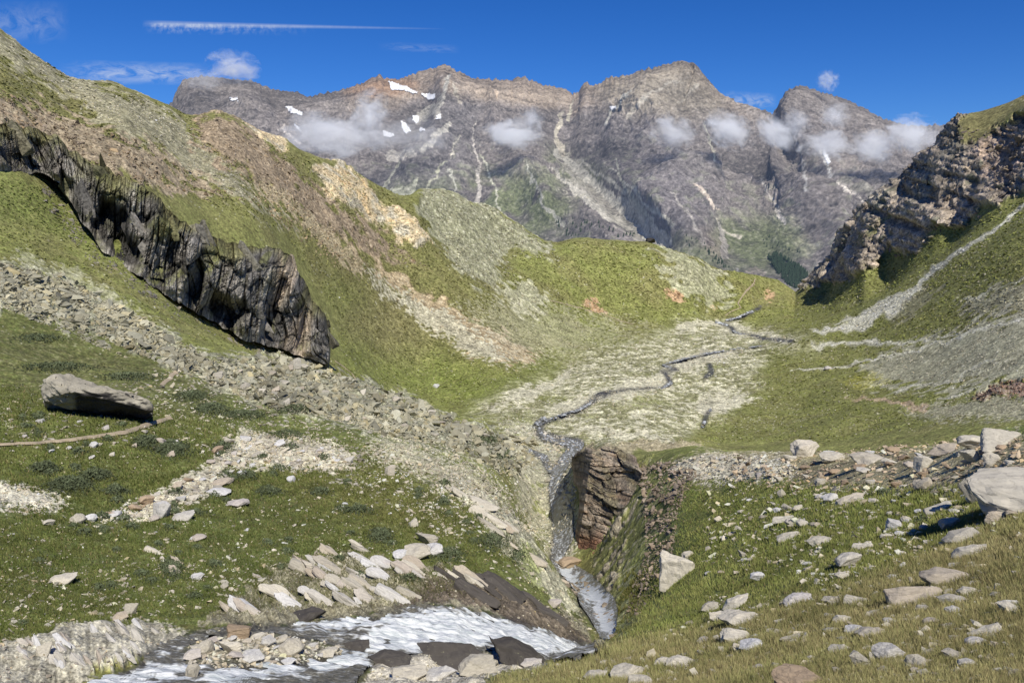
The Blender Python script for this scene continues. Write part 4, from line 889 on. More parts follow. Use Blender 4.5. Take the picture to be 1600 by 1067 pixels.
B = [ # x, y, w, h, kind, material, roll, label
 (1620,763,168,74,'b',M_boulder,0,'huge rounded pale boulder cut by the right edge of the picture'),
 (1524,772,30,44,'s',M_boulder,.7,'tilted slab leaning against the left side of the huge rounded boulder'),
 (1057,889,56,60,'x',M_boulder,0,'large angular grey boulder standing at the rim of the gorge'),
 (1258,703,42,30,'b',M_boulder,0,'pale pointed boulder at the left end of the crest boulders'),
 (1300,714,38,20,'b',M_boulder,0,'low grey boulder just right of the pale pointed crest boulder'),
 (1356,717,54,24,'s',M_boulder,.05,'dark topped flat boulder with black shadow under it on the crest'),
 (1349,736,20,10,'b',M_white,0,'small white stone under the dark topped flat crest boulder'),
 (1472,704,38,20,'b',M_boulder,.3,'grey boulder leaning left at the start of the right crest cluster'),
 (1521,694,44,26,'b',M_boulder,0,'broad pale boulder left of the topmost crest boulder at right'),
 (1561,690,46,30,'x',M_boulder,0,'blocky boulder topmost on the crest near the right edge'),
 (1517,716,22,24,'x',M_boulder,.5,'narrow tilted block below the broad pale crest boulder'),
 (1548,718,18,22,'s',M_boulder,.9,'upright dark slab below the blocky topmost crest boulder'),
 (1441,727,22,24,'x',M_boulder,0,'squarish pale block left of the right crest cluster'),
 (1423,727,20,12,'b',M_white,0,'small white block left of the squarish pale block'),
 (1390,722,24,15,'b',M_boulder,.2,'small boulder between the flat crest boulder and the white block'),
 (1442,757,24,20,'s',M_boulder,.6,'dark tilted stone below the squarish pale block'),
 (1328,779,38,17,'s',M_boulder,.5,'long tilted slab pointing up right in the upper meadow'),
 (1297,779,22,16,'b',M_white,.3,'bright stone left of the long tilted slab in the upper meadow'),
 (1230,793,18,15,'b',M_boulder,.2,'lone roundish stone in the upper left of the right meadow'),
 (1220,772,12,14,'b',M_boulder,.3,'small upright stone above the lone roundish one'),
 (1224,811,32,13,'s',M_boulder,.3,'smooth pale slab below the lone roundish stone'),
 (1232,836,38,17,'s',M_boulder,.5,'slanting greenish grey slab in the middle of the green meadow'),
 (1279,846,38,15,'s',M_boulder,.35,'curved pale slab right of the slanting greenish slab'),
 (1348,853,28,10,'s',M_boulder,.3,'low flat stone above the fat pale boulder in the meadow'),
 (1396,821,28,18,'x',M_white,0,'white squarish boulder in the middle right meadow'),
 (1417,812,18,12,'b',M_boulder,0,'small grey stone touching the white squarish boulder'),
 (1384,838,18,11,'b',M_boulder,.3,'little stone lying below the white squarish boulder'),
 (1466,795,38,15,'s',M_boulder,.5,'thin tilted slab between the white squarish and the huge boulder'),
 (1484,818,30,17,'b',M_boulder,.2,'rounded boulder in the grass below left of the huge boulder'),
 (1504,838,54,26,'b',M_boulder,.4,'long sloping boulder below the huge boulder'),
 (1553,811,26,24,'x',M_boulder,0,'upright block right below the huge boulder'),
 (1583,804,22,14,'b',M_boulder,0,'small boulder tucked under the huge boulder near the edge'),
 (1326,875,40,28,'b',M_white,.35,'fat pale boulder in the centre of the right meadow'),
 (1317,899,24,13,'b',M_boulder,0,'smooth stone just below the fat pale boulder'),
 (1184,901,24,20,'b',M_white,.3,'pointed whitish stone in the lower left of the meadow'),
 (1160,867,15,14,'x',M_boulder,0,'small dark sided block standing in the grass'),
 (1478,903,70,34,'b',M_boulder,.1,'wide low boulder with warm top in the right part of the dry grass'),
 (1514,862,48,24,'s',M_boulder,.35,'rough slanting slab above the wide low warm boulder'),
 (1246,937,44,21,'b',M_white,.2,'bright rough boulder at the lower edge of the green grass'),
 (1149,940,46,26,'s',M_boulder,.5,'slanting grey slab left of the bright rough boulder'),
 (1109,948,28,18,'b',M_boulder,.2,'round grey boulder left of the slanting grey slab'),
 (1126,961,40,13,'s',M_boulder,.1,'low flat slab under the round grey boulder'),
 (1157,972,74,15,'s',M_boulder,.02,'longest flat slab lying level in the lower meadow'),
 (1150,993,52,28,'b',M_boulder,0,'big grey hump below the longest flat slab'),
 (1173,1008,38,25,'b',M_white,.3,'pale boulder in front of the big grey hump'),
 (1232,996,36,22,'x',M_boulder,0,'flat topped block with a dark left side in the dry grass'),
 (1300,937,32,13,'s',M_boulder,.1,'low grey slab in the row of stones along the grass edge'),
 (1340,939,38,14,'s',M_boulder,.05,'wide flat stone further right in the row along the grass edge'),
 (1432,932,86,28,'s',M_boulder,.2,'broad rock slab half sunk in the grass in the lower right'),
 (1357,989,48,16,'s',M_boulder,.25,'thin dark edged slab left above the twin boulders'),
 (1313,1014,36,13,'s',M_boulder,.15,'smooth low slab left of the twin boulders'),
 (1346,1030,36,30,'b',M_boulder,0,'darker left boulder of the touching pair near the bottom'),
 (1389,1019,48,34,'b',M_white,.1,'paler right boulder of the touching pair near the bottom'),
 (1430,1034,26,27,'s',M_boulder,.9,'upright pointed stone right of the touching pair'),
 (1493,1023,38,18,'b',M_boulder,0,'bluish grey lichen spotted stone in the bottom right grass'),
 (1252,1060,86,40,'b',M_brown,0,'rust edged boulder cut by the bottom edge of the picture'),
 (1061,1034,44,22,'b',M_boulder,0,'cracked pale boulder in the bottom grass below the gorge rim'),
 (980,1048,54,36,'b',M_boulder,.2,'craggy pale boulder at the bottom rim of the near slope'),
 (1000,1062,40,22,'b',M_boulder,0,'lower neighbour of the craggy pale boulder at the bottom rim'),
 (930,1052,40,20,'s',M_boulder,.2,'flat grey stone left of the craggy pale boulder at the rim'),
 (1542,986,54,26,'s',M_boulder,.45,'dark streaked slab in the dry grass near the right edge'),
 (1487,940,44,14,'s',M_boulder,.25,'thin slab above the bluish lichen spotted stone'),
 (1582,950,40,20,'b',M_boulder,0,'grey boulder at the right edge in the dry grass'),
 # left side
 (668,842,36,26,'x',M_boulder,0,'top block of the grey boulder heap above the slabs'),
 (652,862,44,30,'b',M_boulder,0,'broad middle boulder of the grey heap above the slabs'),
 (678,860,30,26,'b',M_white,.1,'pale rounded right hand boulder of the grey heap above the slabs'),
 (626,866,28,20,'b',M_white,0,'pale left hand boulder of the grey heap above the slabs'),
 (646,818,16,13,'x',M_boulder,.3,'small pointed stone just above the grey boulder heap'),
 (254,799,24,28,'x',M_white,0,'sharp white pointed boulder in the middle of the left stone field'),
 (287,806,34,18,'s',M_white,.1,'flat white slab right of the sharp white pointed boulder'),
 (229,783,22,18,'b',M_brown,0,'tan boulder up left of the sharp white pointed boulder'),
 (243,809,18,12,'b',M_white,0,'small white stone at the foot of the sharp pointed boulder'),
 (371,787,36,11,'s',M_white,0,'long flat white stone alone on smooth grass'),
 (312,839,26,12,'b',M_white,0,'white stone alone below the left stone field'),
 (212,793,20,12,'b',M_brown,0,'tan stone left of the tan boulder in the left stone field'),
 (181,803,20,11,'b',M_white,0,'low white stone left of the stone field centre'),
 (125,811,24,19,'b',M_boulder,0,'grey boulder at the left end of the stone field'),
 (144,811,15,13,'b',M_white,0,'white stone touching the grey boulder at the left end'),
 (77,817,16,11,'b',M_boulder,0,'lone stone far left in the dark grass'),
 (342,768,36,16,'s',M_white,0,'large flat white block at the upper part of the left stone field'),
 (350,752,32,14,'b',M_boulder,.1,'grey block right above the large flat white block'),
 (609,736,16,18,'x',M_boulder,0,'upright split stone on the left crest above the grass'),
 (455,749,14,12,'b',M_white,0,'small white stone above the smooth grass'),
 (481,884,22,19,'x',M_boulder,0,'angular grey stone alone in the grass above the slabs'),
 (309,901,20,12,'b',M_white,0,'white stone in the dark grass above the stream bank'),
 (205,953,20,19,'x',M_boulder,0,'pointed grey stone just above the white ribbed bank'),
 (187,963,20,14,'b',M_boulder,0,'round grey stone beside the pointed one above the ribbed bank'),
 (98,905,38,14,'s',M_boulder,0,'flat grey stone in the dark grass at the far left'),
 (374,985,36,26,'x',M_brown,0,'brown square boulder at the edge of the stream'),
 (352,916,14,12,'b',M_boulder,0,'round stone above the pale bank slabs'),
 (72,1017,22,20,'x',M_boulder,0,'grey block on the white ribbed bank'),
 (301,1022,26,18,'b',M_white,0,'leftmost white boulder on the gravel bar in the stream'),
 (323,1010,26,24,'b',M_boulder,.2,'grey boulder behind the leftmost white one on the gravel bar'),
 (362,1010,36,28,'x',M_boulder,0,'cracked grey block in the left middle of the gravel bar'),
 (394,1024,38,24,'b',M_white,0,'broad white boulder in the centre of the gravel bar'),
 (420,1002,24,20,'b',M_white,.2,'pale stone on top of the gravel bar'),
 (458,1010,46,36,'b',M_boulder,0,'largest boulder of the gravel bar near its right end'),
 (511,1020,26,16,'b',M_boulder,0,'rightmost grey boulder of the gravel bar'),
 (303,1052,22,28,'b',M_boulder,0,'mossy upright boulder in the water below the gravel bar'),
 (745,1038,62,40,'b',M_boulder,0,'big pale greenish boulder on the near shore of the cascade'),
 (690,1050,54,24,'s',M_white,.1,'flat whitish slab left of the big greenish shore boulder'),
 (640,1048,60,30,'s',M_boulder,0,'long grey shore rock left of the flat whitish slab'),
 (830,1034,36,16,'s',M_white,0,'low pale rock in the grass behind the cascade lip'),
 (890,879,38,26,'b',M_brown,0,'round brownish boulder standing in the gorge stream'),
 (866,941,26,16,'s',M_white,.1,'smooth pale slab on the gorge side of the dark rocks'),
 (1294,576,13,7,'b',M_white,0,'white boulder alone on the far right meadow'),
 (682,604,11,7,'b',M_white,0,'white boulder alone on the green beyond the scree'),
 (462,571,17,18,'x',M_boulder,0,'dark pointed rock at the upper rim of the scree below the black cliff'),
 (1015,377,16,8,'x',M_dark,0,'small black rock block on the skyline of the green hill'),
]
for x, y, w_, h_, kd, mt, roll, lab in B:
    if lab.startswith('round brownish'): o = put_rock(x, y, w_, h_, kd, mt, label=lab, roll=roll, rmin=120)
    else: o = put_rock(x, y, w_, h_, kd, mt, label=lab, roll=roll, sink=.36 if w_ > 100 else .27 if kd == 'x' and w_ > 50 else .16)
# the overhanging block on the left slope
p, ij, r = gpt(150, 650)
g_ = np.random.default_rng(2)
bw = r / FP
prof = np.array([(64,590,.0),(86,583,.0),(130,594,0),(160,600,0),(196,608,0),(222,622,0),(236,640,0)])
V = []
def wp(x, y, back): # point on the block: photograph place, metres behind the front face
    return place(x, y, r + back)
front_top = [(118,612),(140,606),(165,608),(190,612),(215,618),(228,626),(237,640)]
front_bot = [(112,634),(135,641),(160,645),(185,648),(208,650),(225,649),(236,646)]
r = r * 1.0; p[2] -= .8
pts = []
for (x, y) in front_top: pts.append(wp(x, y, -5.0))
for (x, y) in front_bot: pts.append(wp(x, y + 3, .8))
for (x, y) in [(66,600),(70,592),(88,586),(110,614),(68,622),(105,636)]: pts.append(wp(x, y, 1.5))
for (x, y) in [(72,600),(100,597),(140,602),(180,611),(215,622),(234,636)]: pts.append(wp(x, y, 13))
for (x, y) in [(70,640),(150,660),(230,655)]: pts.append(wp(x, y, 13))
bm = hull(pts); bmesh.ops.triangulate(bm, faces=bm.faces)
for _ in range(6):
    L = [e for e in bm.edges if e.calc_length() > .45]
    bmesh.ops.subdivide_edges(bm, edges=L, cuts=1); bmesh.ops.triangulate(bm, faces=[f for f in bm.faces if len(f.verts) > 3])
bm.normal_update(); nn = [v.normal.copy() for v in bm.verts]
for v, n in zip(bm.verts, nn):
    x_, y_, z_ = v.co; q = z_ * 1.0 + .3 * x_
    dd_ = float(.7 * n3(x_ / 5, y_ / 5, q / 3, 8) + .45 * n3(x_ / 1.6, y_ / 1.6, q / .8, 9) + .16 * n3(x_ / .6, y_ / .6, q / .35, 10)); v.co = v.co + n * dd_
bm.normal_update(); me = bpy.data.meshes.new('overhanging_boulder'); bm.to_mesh(me); bm.free(); me.update()
nv = len(me.vertices); nz = np.zeros(nv * 3, F32); me.vertices.foreach_get('normal', nz); nz = nz.reshape(-1, 3)
co = np.zeros(nv * 3, F32); me.vertices.foreach_get('co', co); co = co.reshape(-1, 3); qx, qy = project(*co.T)
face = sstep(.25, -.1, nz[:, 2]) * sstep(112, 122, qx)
c_ = np.array((.33,.305,.24))[None] * (1 - face[:, None]) + np.array((.040,.038,.036))[None] * face[:, None]  # shade under the overhang painted black into the front face
c_ = c_ * (1 + .4 * n3(co[:, 0] / 2.5, co[:, 1] / 2.5, co[:, 2] / 1.2, 12))[:, None]
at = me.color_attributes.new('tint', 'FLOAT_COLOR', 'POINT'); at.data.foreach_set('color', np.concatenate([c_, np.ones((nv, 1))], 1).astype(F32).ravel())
me.materials.append(M_rubble); o = link('boulder', me); tag(o, 'house sized flat topped boulder with black shaded overhanging front above the path', 'boulder')

# ------------------------------------------------------------------ rock walls lofted between an upper and a lower edge
def resample(pts, n):
    pts = np.array(pts, float); d = np.r_[0, np.cumsum(np.hypot(*np.diff(pts[:, :2], axis=0).T))]; q = np.linspace(0, d[-1], n)
    return np.stack([np.interp(q, d, pts[:, k]) for k in range(pts.shape[1])], 1)
def wall(name, U, L, nu, nv, prof, disp, colour, back=40, wrap=30, label=None, drop=.2):
    """U and L: (px, py, distance) along the upper and lower edge"""
    U = resample(U, nu); L = resample(L, nu); v = np.linspace(0, 1, nv)
    nb = 14
    P = np.zeros((nu, nv + nb, 3)); UV = np.zeros((nu, nv + nb, 2))
    for k in range(nu):
        pr = prof(v, k / (nu - 1)); r_ = L[k, 2] + (U[k, 2] - L[k, 2]) * pr
        x = L[k, 0] + (U[k, 0] - L[k, 0]) * v; y = L[k, 1] + (U[k, 1] - L[k, 1]) * v
        P[k, :nv] = place(x, y, r_); UV[k, :nv, 0] = k / (nu - 1); UV[k, :nv, 1] = v
        for j in range(nb):
            f = (j + 1) / nb; top = P[k, nv - 1]; dr = top[:2] / np.hypot(*top[:2]); P[k, nv + j, :2] = top[:2] + dr * back * f; P[k, nv + j, 2] = top[2] - back * drop * f ** 1.3; UV[k, nv + j] = (k / (nu - 1), 1)
    d = disp(P, UV); dr = P[..., :2] / np.linalg.norm(P[..., :2], axis=-1, keepdims=True)
    tap = sstep(0, .03, UV[..., 1]) * 0 + 1
    P[..., :2] -= dr * (d * tap)[..., None]
    side = np.array(sstep(1 - wrap, 1, UV[..., 0])) if wrap < 1 else 0
    idx = np.arange(nu * (nv + nb)).reshape(nu, nv + nb); q = np.stack([idx[:-1, :-1], idx[1:, :-1], idx[1:, 1:], idx[:-1, 1:]], -1).reshape(-1, 4)
    a = np.gradient(P, axis=0); b = np.gradient(P, axis=1); n = np.cross(a, b); n /= np.linalg.norm(n, axis=-1, keepdims=True) + 1e-9
    if (n[..., 1].mean()) > 0: n = -n
    tn = colour(P, UV, n, d)
    s_ = np.zeros(P.shape, F32); s_[..., 0] = .6
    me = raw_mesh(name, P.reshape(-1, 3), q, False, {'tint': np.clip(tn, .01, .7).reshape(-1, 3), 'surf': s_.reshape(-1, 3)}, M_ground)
    return tag(link(name, me), label, 'cliff')
def edge_r(pts, k=1.0, rmin=0):
    out = []
    for x, y in pts:
        g = G.hit(min(max(x, -190), 1790), y, rmin); out.append((x, y, float(G.R2[g]) * k if g else 500))
    a = np.array(out); 
    a[:, 2] = np.convolve(np.pad(a[:, 2], 1, mode='edge'), [.25, .5, .25], 'valid'); return a
Lp = [(-190,262),(-60,262),(0,262),(60,262),(100,288),(130,345),(160,385),(210,424),(260,455),(300,478),(350,508),(400,530),(440,541),(480,553),(514,562),(521,562)]
Up = [(-190,170),(-60,186),(0,192),(45,197),(90,217),(120,240),(160,262),(200,281),(240,302),(262,325),(300,360),(340,372),(385,385),(430,388),(458,402),(488,468)]
Le = edge_r([(x, y + 3) for x, y in Lp], .955); Ue = edge_r(Up, 1.0)
Le[:, 2] = np.minimum(Le[:, 2] * np.interp(Le[:, 0], [-200, 60, 130], [1.03, 1.03, 1.0]), 620)
def pick(a, x): return np.interp(x, a[:, 0], a[:, 2])
U2 = [(x, y, pick(Ue, x)) for x, y in Up] + [(508,490,590),(517,520,640)]
L2 = [(x, y + 3, pick(Le, x)) for x, y in Lp[:-1]] + [(520,560,600),(520,562,700)]
U2 = np.array(U2); L2 = np.array(L2)
U2 = resample(U2, 160); L2 = resample(L2, 160); jg = lambda n, k, s: 9 * n2(np.arange(n) / 7, np.zeros(n), s) + 6 * n2(np.arange(n) / 2.6, np.zeros(n), s + 1)
fadeE = np.clip((159 - np.arange(160)) / 14, 0, 1); U2[:, 1] += jg(160, 0, 60) * fadeE; L2[:, 1] += jg(160, 0, 64) * .7 * fadeE + 3
U2[:, 2] = np.maximum(U2[:, 2], np.interp(U2[:, 0], L2[:, 0], L2[:, 2]) + 8)
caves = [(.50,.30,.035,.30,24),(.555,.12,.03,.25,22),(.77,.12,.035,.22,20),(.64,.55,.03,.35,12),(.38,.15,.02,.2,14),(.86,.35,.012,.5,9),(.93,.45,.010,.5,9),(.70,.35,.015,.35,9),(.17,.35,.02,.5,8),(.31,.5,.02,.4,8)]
def disp_dark(P, UV):
    x, y, z = P[..., 0] * 1.0, P[..., 1] * 1.0, P[..., 2]
    u = UV[..., 0] * 480; w_ = u + .5 * z + 9 * n2(u / 45, z / 30, 3)
    def rd(a, b, s): return 1 - 2 * np.abs(n3(w_ / a, z / b, UV[..., 0] * 3, s))
    d = 9 * rd(75, 90, 4) + 6 * rd(27, 48, 5) * (.5 + .5 * rd(60, 60, 15)) + 3.6 * rd(11, 20, 6) + 2.2 * rd(4.6, 9, 7) + 1.3 * n2(w_ / 2.0, z / 3.4, 8) + .7 * n2(u / 1.0, z / 1.5, 9)
    d = 9 * rd(75, 90, 4) + 5 * rd(27, 48, 5)
    b1, g1 = blocks(w_, z, 11, 24, 40); b2, g2 = blocks(w_ + .2 * z, z, 4.2, 11, 43); b3, g3 = blocks(w_, z - .3 * w_, 1.9, 4.5, 47)
    d = d + 3.4 * b1 - 2.2 * g1 + 1.7 * b2 - 1.0 * g2 + .7 * b3 - .35 * g3 + .5 * n2(u / 1.0, z / 1.5, 9)
    d = d - 3
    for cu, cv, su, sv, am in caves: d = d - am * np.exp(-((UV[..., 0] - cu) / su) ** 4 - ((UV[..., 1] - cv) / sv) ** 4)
    return d * sstep(0, .06, UV[..., 0]) * (1 - .6 * sstep(.985, 1, UV[..., 0])) * (1 - .35 * sstep(.93, 1, UV[..., 1])) * (.35 + .65 * sstep(0, .18, UV[..., 1])) * (.55 + .45 * sstep(.22, .34, UV[..., 0]))
def disp_dark_old(P, UV):
    u = UV[..., 0] * 480; z = P[..., 2]
    wv = u + 10 * n2(u / 60, z / 40, 3)
    d = 9 * (1 - 2 * np.abs(n2(wv / 70, z / 130 + .02 * u, 4))) + 6.5 * (1 - 2 * np.abs(n2((wv + .35 * z) / 26, z / 70, 5))) + 3.4 * (1 - 2 * np.abs(n2((wv + .35 * z) / 9, z / 28, 6))) + 1.7 * n2(wv / 3.6, z / 9, 7) + 1.0 * n2(u / 2, z / 2.4, 8)
    for cu, cv, su, sv, am in caves: d = d - am * np.exp(-((UV[..., 0] - cu) / su) ** 4 - ((UV[..., 1] - cv) / sv) ** 4)
    return d * sstep(0, .06, UV[..., 0]) * (1 - .6 * sstep(.985, 1, UV[..., 0])) * (1 - .5 * sstep(.93, 1, UV[..., 1]))
def col_dark(P, UV, n, d):
    u = UV[..., 0] * 480; z = P[..., 2]; qx, qy = project(P[..., 0], P[..., 1], P[..., 2])
    a = n2((u + .3 * z) / 7, z / 34, 11); b = n2(u / 22, z / 40, 12); c = n2(u / 2.5, z / 7, 13); e = n2(u / 40, z / 18, 14)
    t = np.empty(P.shape); t[:] = (.255,.238,.21)
    def L(m, col):
        nonlocal t
        m = np.clip(m, 0, 1)[..., None]; t = t * (1 - m) + np.array(col) * m
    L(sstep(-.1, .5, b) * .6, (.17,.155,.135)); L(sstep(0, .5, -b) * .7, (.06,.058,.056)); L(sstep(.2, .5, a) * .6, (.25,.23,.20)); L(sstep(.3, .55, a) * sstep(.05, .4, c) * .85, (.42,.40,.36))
    L(sstep(.52, .9, UV[..., 1] + .45 * e + .3 * b) * .85, (.19,.18,.075)); L(sstep(.2, .5, n2(u / 14, z / 7, 17)) * sstep(.1, .4, n[..., 2]) * .7, (.14,.145,.05))
    pinkm = sstep(415, 440, qx) * sstep(500, 470, qx)
    L(pinkm * sstep(-.25, .25, b + .5 * a) * .85, (.34,.28,.215)); L(sstep(200, 120, qx) * sstep(.0, .5, b) * .5, (.16,.14,.11))
    L(sstep(.45, .8, n[..., 2]) * sstep(-.1, .3, e) * .7, (.12,.125,.045))
    L(sstep(.86, .97, UV[..., 1]) * sstep(-.3, .3, e) * .8, (.12,.11,.05))
    L(sstep(9, 16, -d) * .8, (.02,.02,.02))  # shade of the deep hollows painted near black by recess depth
    w_ = u + .5 * z + 9 * n2(u / 45, z / 30, 3); b1, g1 = blocks(w_, z, 11, 24, 40); b2, g2 = blocks(w_ + .2 * z, z, 4.2, 11, 43)
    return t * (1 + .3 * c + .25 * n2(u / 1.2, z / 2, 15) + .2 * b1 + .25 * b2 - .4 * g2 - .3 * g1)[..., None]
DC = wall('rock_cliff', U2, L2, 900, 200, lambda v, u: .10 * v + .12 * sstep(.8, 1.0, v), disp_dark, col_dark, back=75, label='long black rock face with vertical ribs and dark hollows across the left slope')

# leaning tower of layered rock above the gorge
Ut = np.array([(893,716,262),(897,712,234),(905,709,226),(925,704,222),(950,706,220),(975,712,214),(998,728,206),(1006,745,200),(1020,770,192),(1034,800,182)])
Lt = np.array([(906,850,240),(899,868,205),(893,872,192),(900,874,182),(925,872,174),(952,868,168),(985,874,150),(1008,880,140),(1030,874,134),(1046,866,132)])
Ut = resample(Ut, 40); Ut[:, 1] += 5 * n2(np.arange(40) / 3.2, np.zeros(40), 71) + 3 * n2(np.arange(40) / 1.4, np.zeros(40), 72)
def disp_tower(P, UV):
    x, z = P[..., 0], P[..., 2]; q = z + .30 * P[..., 1] + .34 * x + 1.2 * n2(x / 10, z / 10, 21)
    lay_ = np.abs(((q / 3.1) % 1) - .5) * 2; lay2 = np.abs(((q / 1.15 + n2(x / 5, z / 4, 23)) % 1) - .5) * 2
    q1, g1 = blocks(x, q, 7.5, 3.4, 50); q2, g2 = blocks(x, q, 3.4, 1.25, 53); q3, g3 = blocks(x, q, 1.5, .6, 57)
    n_a = n2(x / 8, q / 5, 22); up_ = sstep(.35, .6, UV[..., 1])
    d = 2.6 * n2(x / 9, z / 8, 25) + 1.7 * q1 - 1.1 * g1 + .85 * q2 - .6 * g2 + .4 * q3 - .22 * g3 + .22 * n2(x / .8, z / .6, 27)
    d += 1.3 * (((q / 6.0) % 1) ** 1.5 - .4)
    d -= 3.5 * np.exp(-((UV[..., 0] - .62 - .1 * UV[..., 1]) / .05) ** 2) * up_ + 3.0 * np.exp(-((UV[..., 0] - .55) / .10) ** 2 - ((UV[..., 1] - .80) / .07) ** 2)
    d += (1 - up_) * 3.0 * n2(x / 9, z / 8, 29)
    return d
def col_tower(P, UV, n, d):
    x, z = P[..., 0], P[..., 2]; q = z + .30 * P[..., 1] + .34 * x + 1.2 * n2(x / 10, z / 10, 21); a = n2(x / 10, q / 2.2, 31); b = n2(x / 4, q / .9, 32); qx, qy = project(x, P[..., 1], z)
    t = np.empty(P.shape); t[:] = (.34,.275,.20)
    def L(m, col):
        nonlocal t
        m = np.clip(m, 0, 1)[..., None]; t = t * (1 - m) + np.array(col) * m
    L(sstep(-.1, .4, a) * .7, (.42,.36,.28)); L(sstep(.1, .5, -a) * .6, (.25,.20,.165)); L(sstep(.25, .55, b) * .5, (.26,.16,.09))
    L(sstep(820, 848, qy + 8 * a) * sstep(955, 930, qx) * .85, (.24,.11,.065)); L(sstep(.55, .8, UV[..., 0]) * .6, (.17,.145,.12))
    L(sstep(960, 975, qx) * sstep(830, 850, qy) * sstep(.0, .3, a) * .7, (.18,.09,.06))
    L(sstep(.45, .85, n[..., 2]) * sstep(-.2, .3, n2(x / 5, z / 5, 33)) * sstep(.05, .3, UV[..., 1]) * .5, (.17,.165,.06))
    q1, g1 = blocks(x, q, 7.5, 3.4, 50); q2, g2 = blocks(x, q, 3.4, 1.25, 53)
    return t * (1 + .3 * b + .25 * n2(x / .8, z / .6, 34) + .10 * q1 + .16 * q2 - .35 * g2 - .3 * g1)[..., None]
TW = wall('rock_tower', Ut, Lt, 260, 200, lambda v, u: .55 * v, disp_tower, col_tower, back=45, drop=.5, label='tan layered rock tower rising on the right bank of the gorge')

def clad(o, n, vsel, size, dip, mat_attr, el=(1, .7, .22), seed=3, colr=None, lib='s', out=.0):
    """broken blocks bedded into a rock face, joined to it as one mesh"""
    g = np.random.default_rng(seed); me = o.data; nv = len(me.vertices); co = np.zeros(nv * 3, F32); me.vertices.foreach_get('co', co); co = co.reshape(-1, 3)
    tn = np.zeros(nv * 4, F32); me.color_attributes['tint'].data.foreach_get('color', tn); tn = tn.reshape(-1, 4)[:, :3]
    fi = np.zeros(len(me.polygons) * 4, np.int32); me.polygons.foreach_get('vertices', fi); fi = fi.reshape(-1, 4)
    idx = np.where(vsel(co))[0]; idx = idx[g.integers(0, len(idx), n)]; V = [co]; Fc = [np.concatenate([fi[:, [0, 1, 2]], fi[:, [0, 2, 3]]])]; C = [tn]; off = nv
    for i in idx:
        Vb, Fb = CUT[lib][g.integers(0, len(CUT[lib]))]; s = size * g.uniform(.5, 1.5); v = Vb * np.array(el) * s * g.uniform(.7, 1.3, 3)
        ax = dip[0] + g.normal(0, .10); ay = dip[1] + g.normal(0, .13); az_ = g.uniform(-.5, .5)
        M = np.array(mathutils.Euler((ax, ay, az_)).to_matrix()); v = v @ M.T + co[i] - [0, out, 0]
        cc_ = tn[i] * g.uniform(.65, 1.5); V.append(v); Fc.append(Fb + off); C.append(np.repeat(cc_[None], len(v), 0)); off += len(v)
    V = np.concatenate(V); C = np.clip(np.concatenate(C), .01, .6); s_ = np.zeros_like(V); s_[:, 0] = .6
    o.data = raw_mesh(o.name, V, np.concatenate(Fc), False, {'tint': C, 'surf': s_}, M_ground)
import mathutils
CUT = {'s': [boulder_mesh(k, .8, True, cuts=0) for k in range(60, 72)], 'x': [boulder_mesh(k, .95, False, True, cuts=0) for k in range(80, 90)]}
clad(DC, 40, lambda co: co[:, 2] > -200, 8.5, (math.radians(8), math.radians(-24)), None, (.38, .42, 1.25), 6, lib='x', out=-2.4)
def up_tower(co): qx, qy = project(*co.T); return (qy < 850) & (qy > 700) & (qx < 1010)
0 and clad(TW, 26, up_tower, 5.6, (math.radians(8), math.radians(20)), None, (1.3, .8, .2), 5, out=-1.5)
def lo_tower(co): qx, qy = project(*co.T); return ((qy >= 835) | (qx > 985)) & (qy < 890)
TWm = TW.data
print('walls done')
# ================================================================== LOOSE STONES
m = N('grass_blades'); c = m.n('ShaderNodeVertexColor', layer_name='tint').outputs[0]
gn = m.n('ShaderNodeNewGeometry').outputs['Normal']; vn = m.n('ShaderNodeVectorMath', operation='NORMALIZE', ins={0: m.n('ShaderNodeVectorMath', operation='ADD', ins={0: m.n('ShaderNodeVectorMath', operation='SCALE', ins={0: gn, 'Scale': .45}).outputs[0], 1: (0, 0, 1.0)}).outputs[0]}).outputs[0]
d1 = m.n('ShaderNodeBsdfDiffuse', ins={'Color': c, 'Normal': vn}); d2 = m.n('ShaderNodeBsdfTranslucent', ins={'Color': c})
M_blade = m.out(m.n('ShaderNodeMixShader', ins={0: .15, 1: d1.outputs[0], 2: d2.outputs[0]}).outputs[0])

def lightc(n, base, var=.22, warm=.1):
    g = rng.normal(0, 1, (n, 1)); w_ = np.abs(rng.normal(0, 1, (n, 1))) * warm
    return np.clip(np.array(base)[None] * (1 + var * g) * (1 + w_ * np.array([[.5, 0, -1.0]])), .03, .62).astype(F32)
def scatter(polys, wmask=None):
    """polys: list of (outline, count, size lo, size hi in photograph px, base colour); returns positions, sizes, colours"""
    Ps, Ss, Cs = [], [], []
    for pts, n, s0, s1, colr in polys:
        q = sample_poly(pts, n); cl = n2(q[:, 0] / 26, q[:, 1] / 16, 301) + .6 * n2(q[:, 0] / 9, q[:, 1] / 6, 302); q = q[cl > rng.uniform(-.9, .45, len(q))]
        q = q[samp(water_all, q[:, 0], q[:, 1]) < rng.uniform(.05, .9, len(q)) ** 2] if wmask is None else q
        P_, r, i, j, ok = G.hits(q[:, 0], q[:, 1]); P_, r = P_[ok], r[ok]
        s = s0 * (1 - rng.uniform(0, 1, len(r)) * (1 - (s0 / s1) ** 1.7)) ** (-1 / 1.7)
        Ps.append(P_); Ss.append(s * r / FP); Cs.append(np.clip(lightc(len(r), colr) * (1 + .42 * n3(P_[:, 0] / (r * .035), P_[:, 1] / (r * .035), P_[:, 2] / (r * .035), 77))[:, None], .04, .62))
    return np.concatenate(Ps), np.concatenate(Ss), np.concatenate(Cs)
water_all = np.maximum(water_near, water_far)
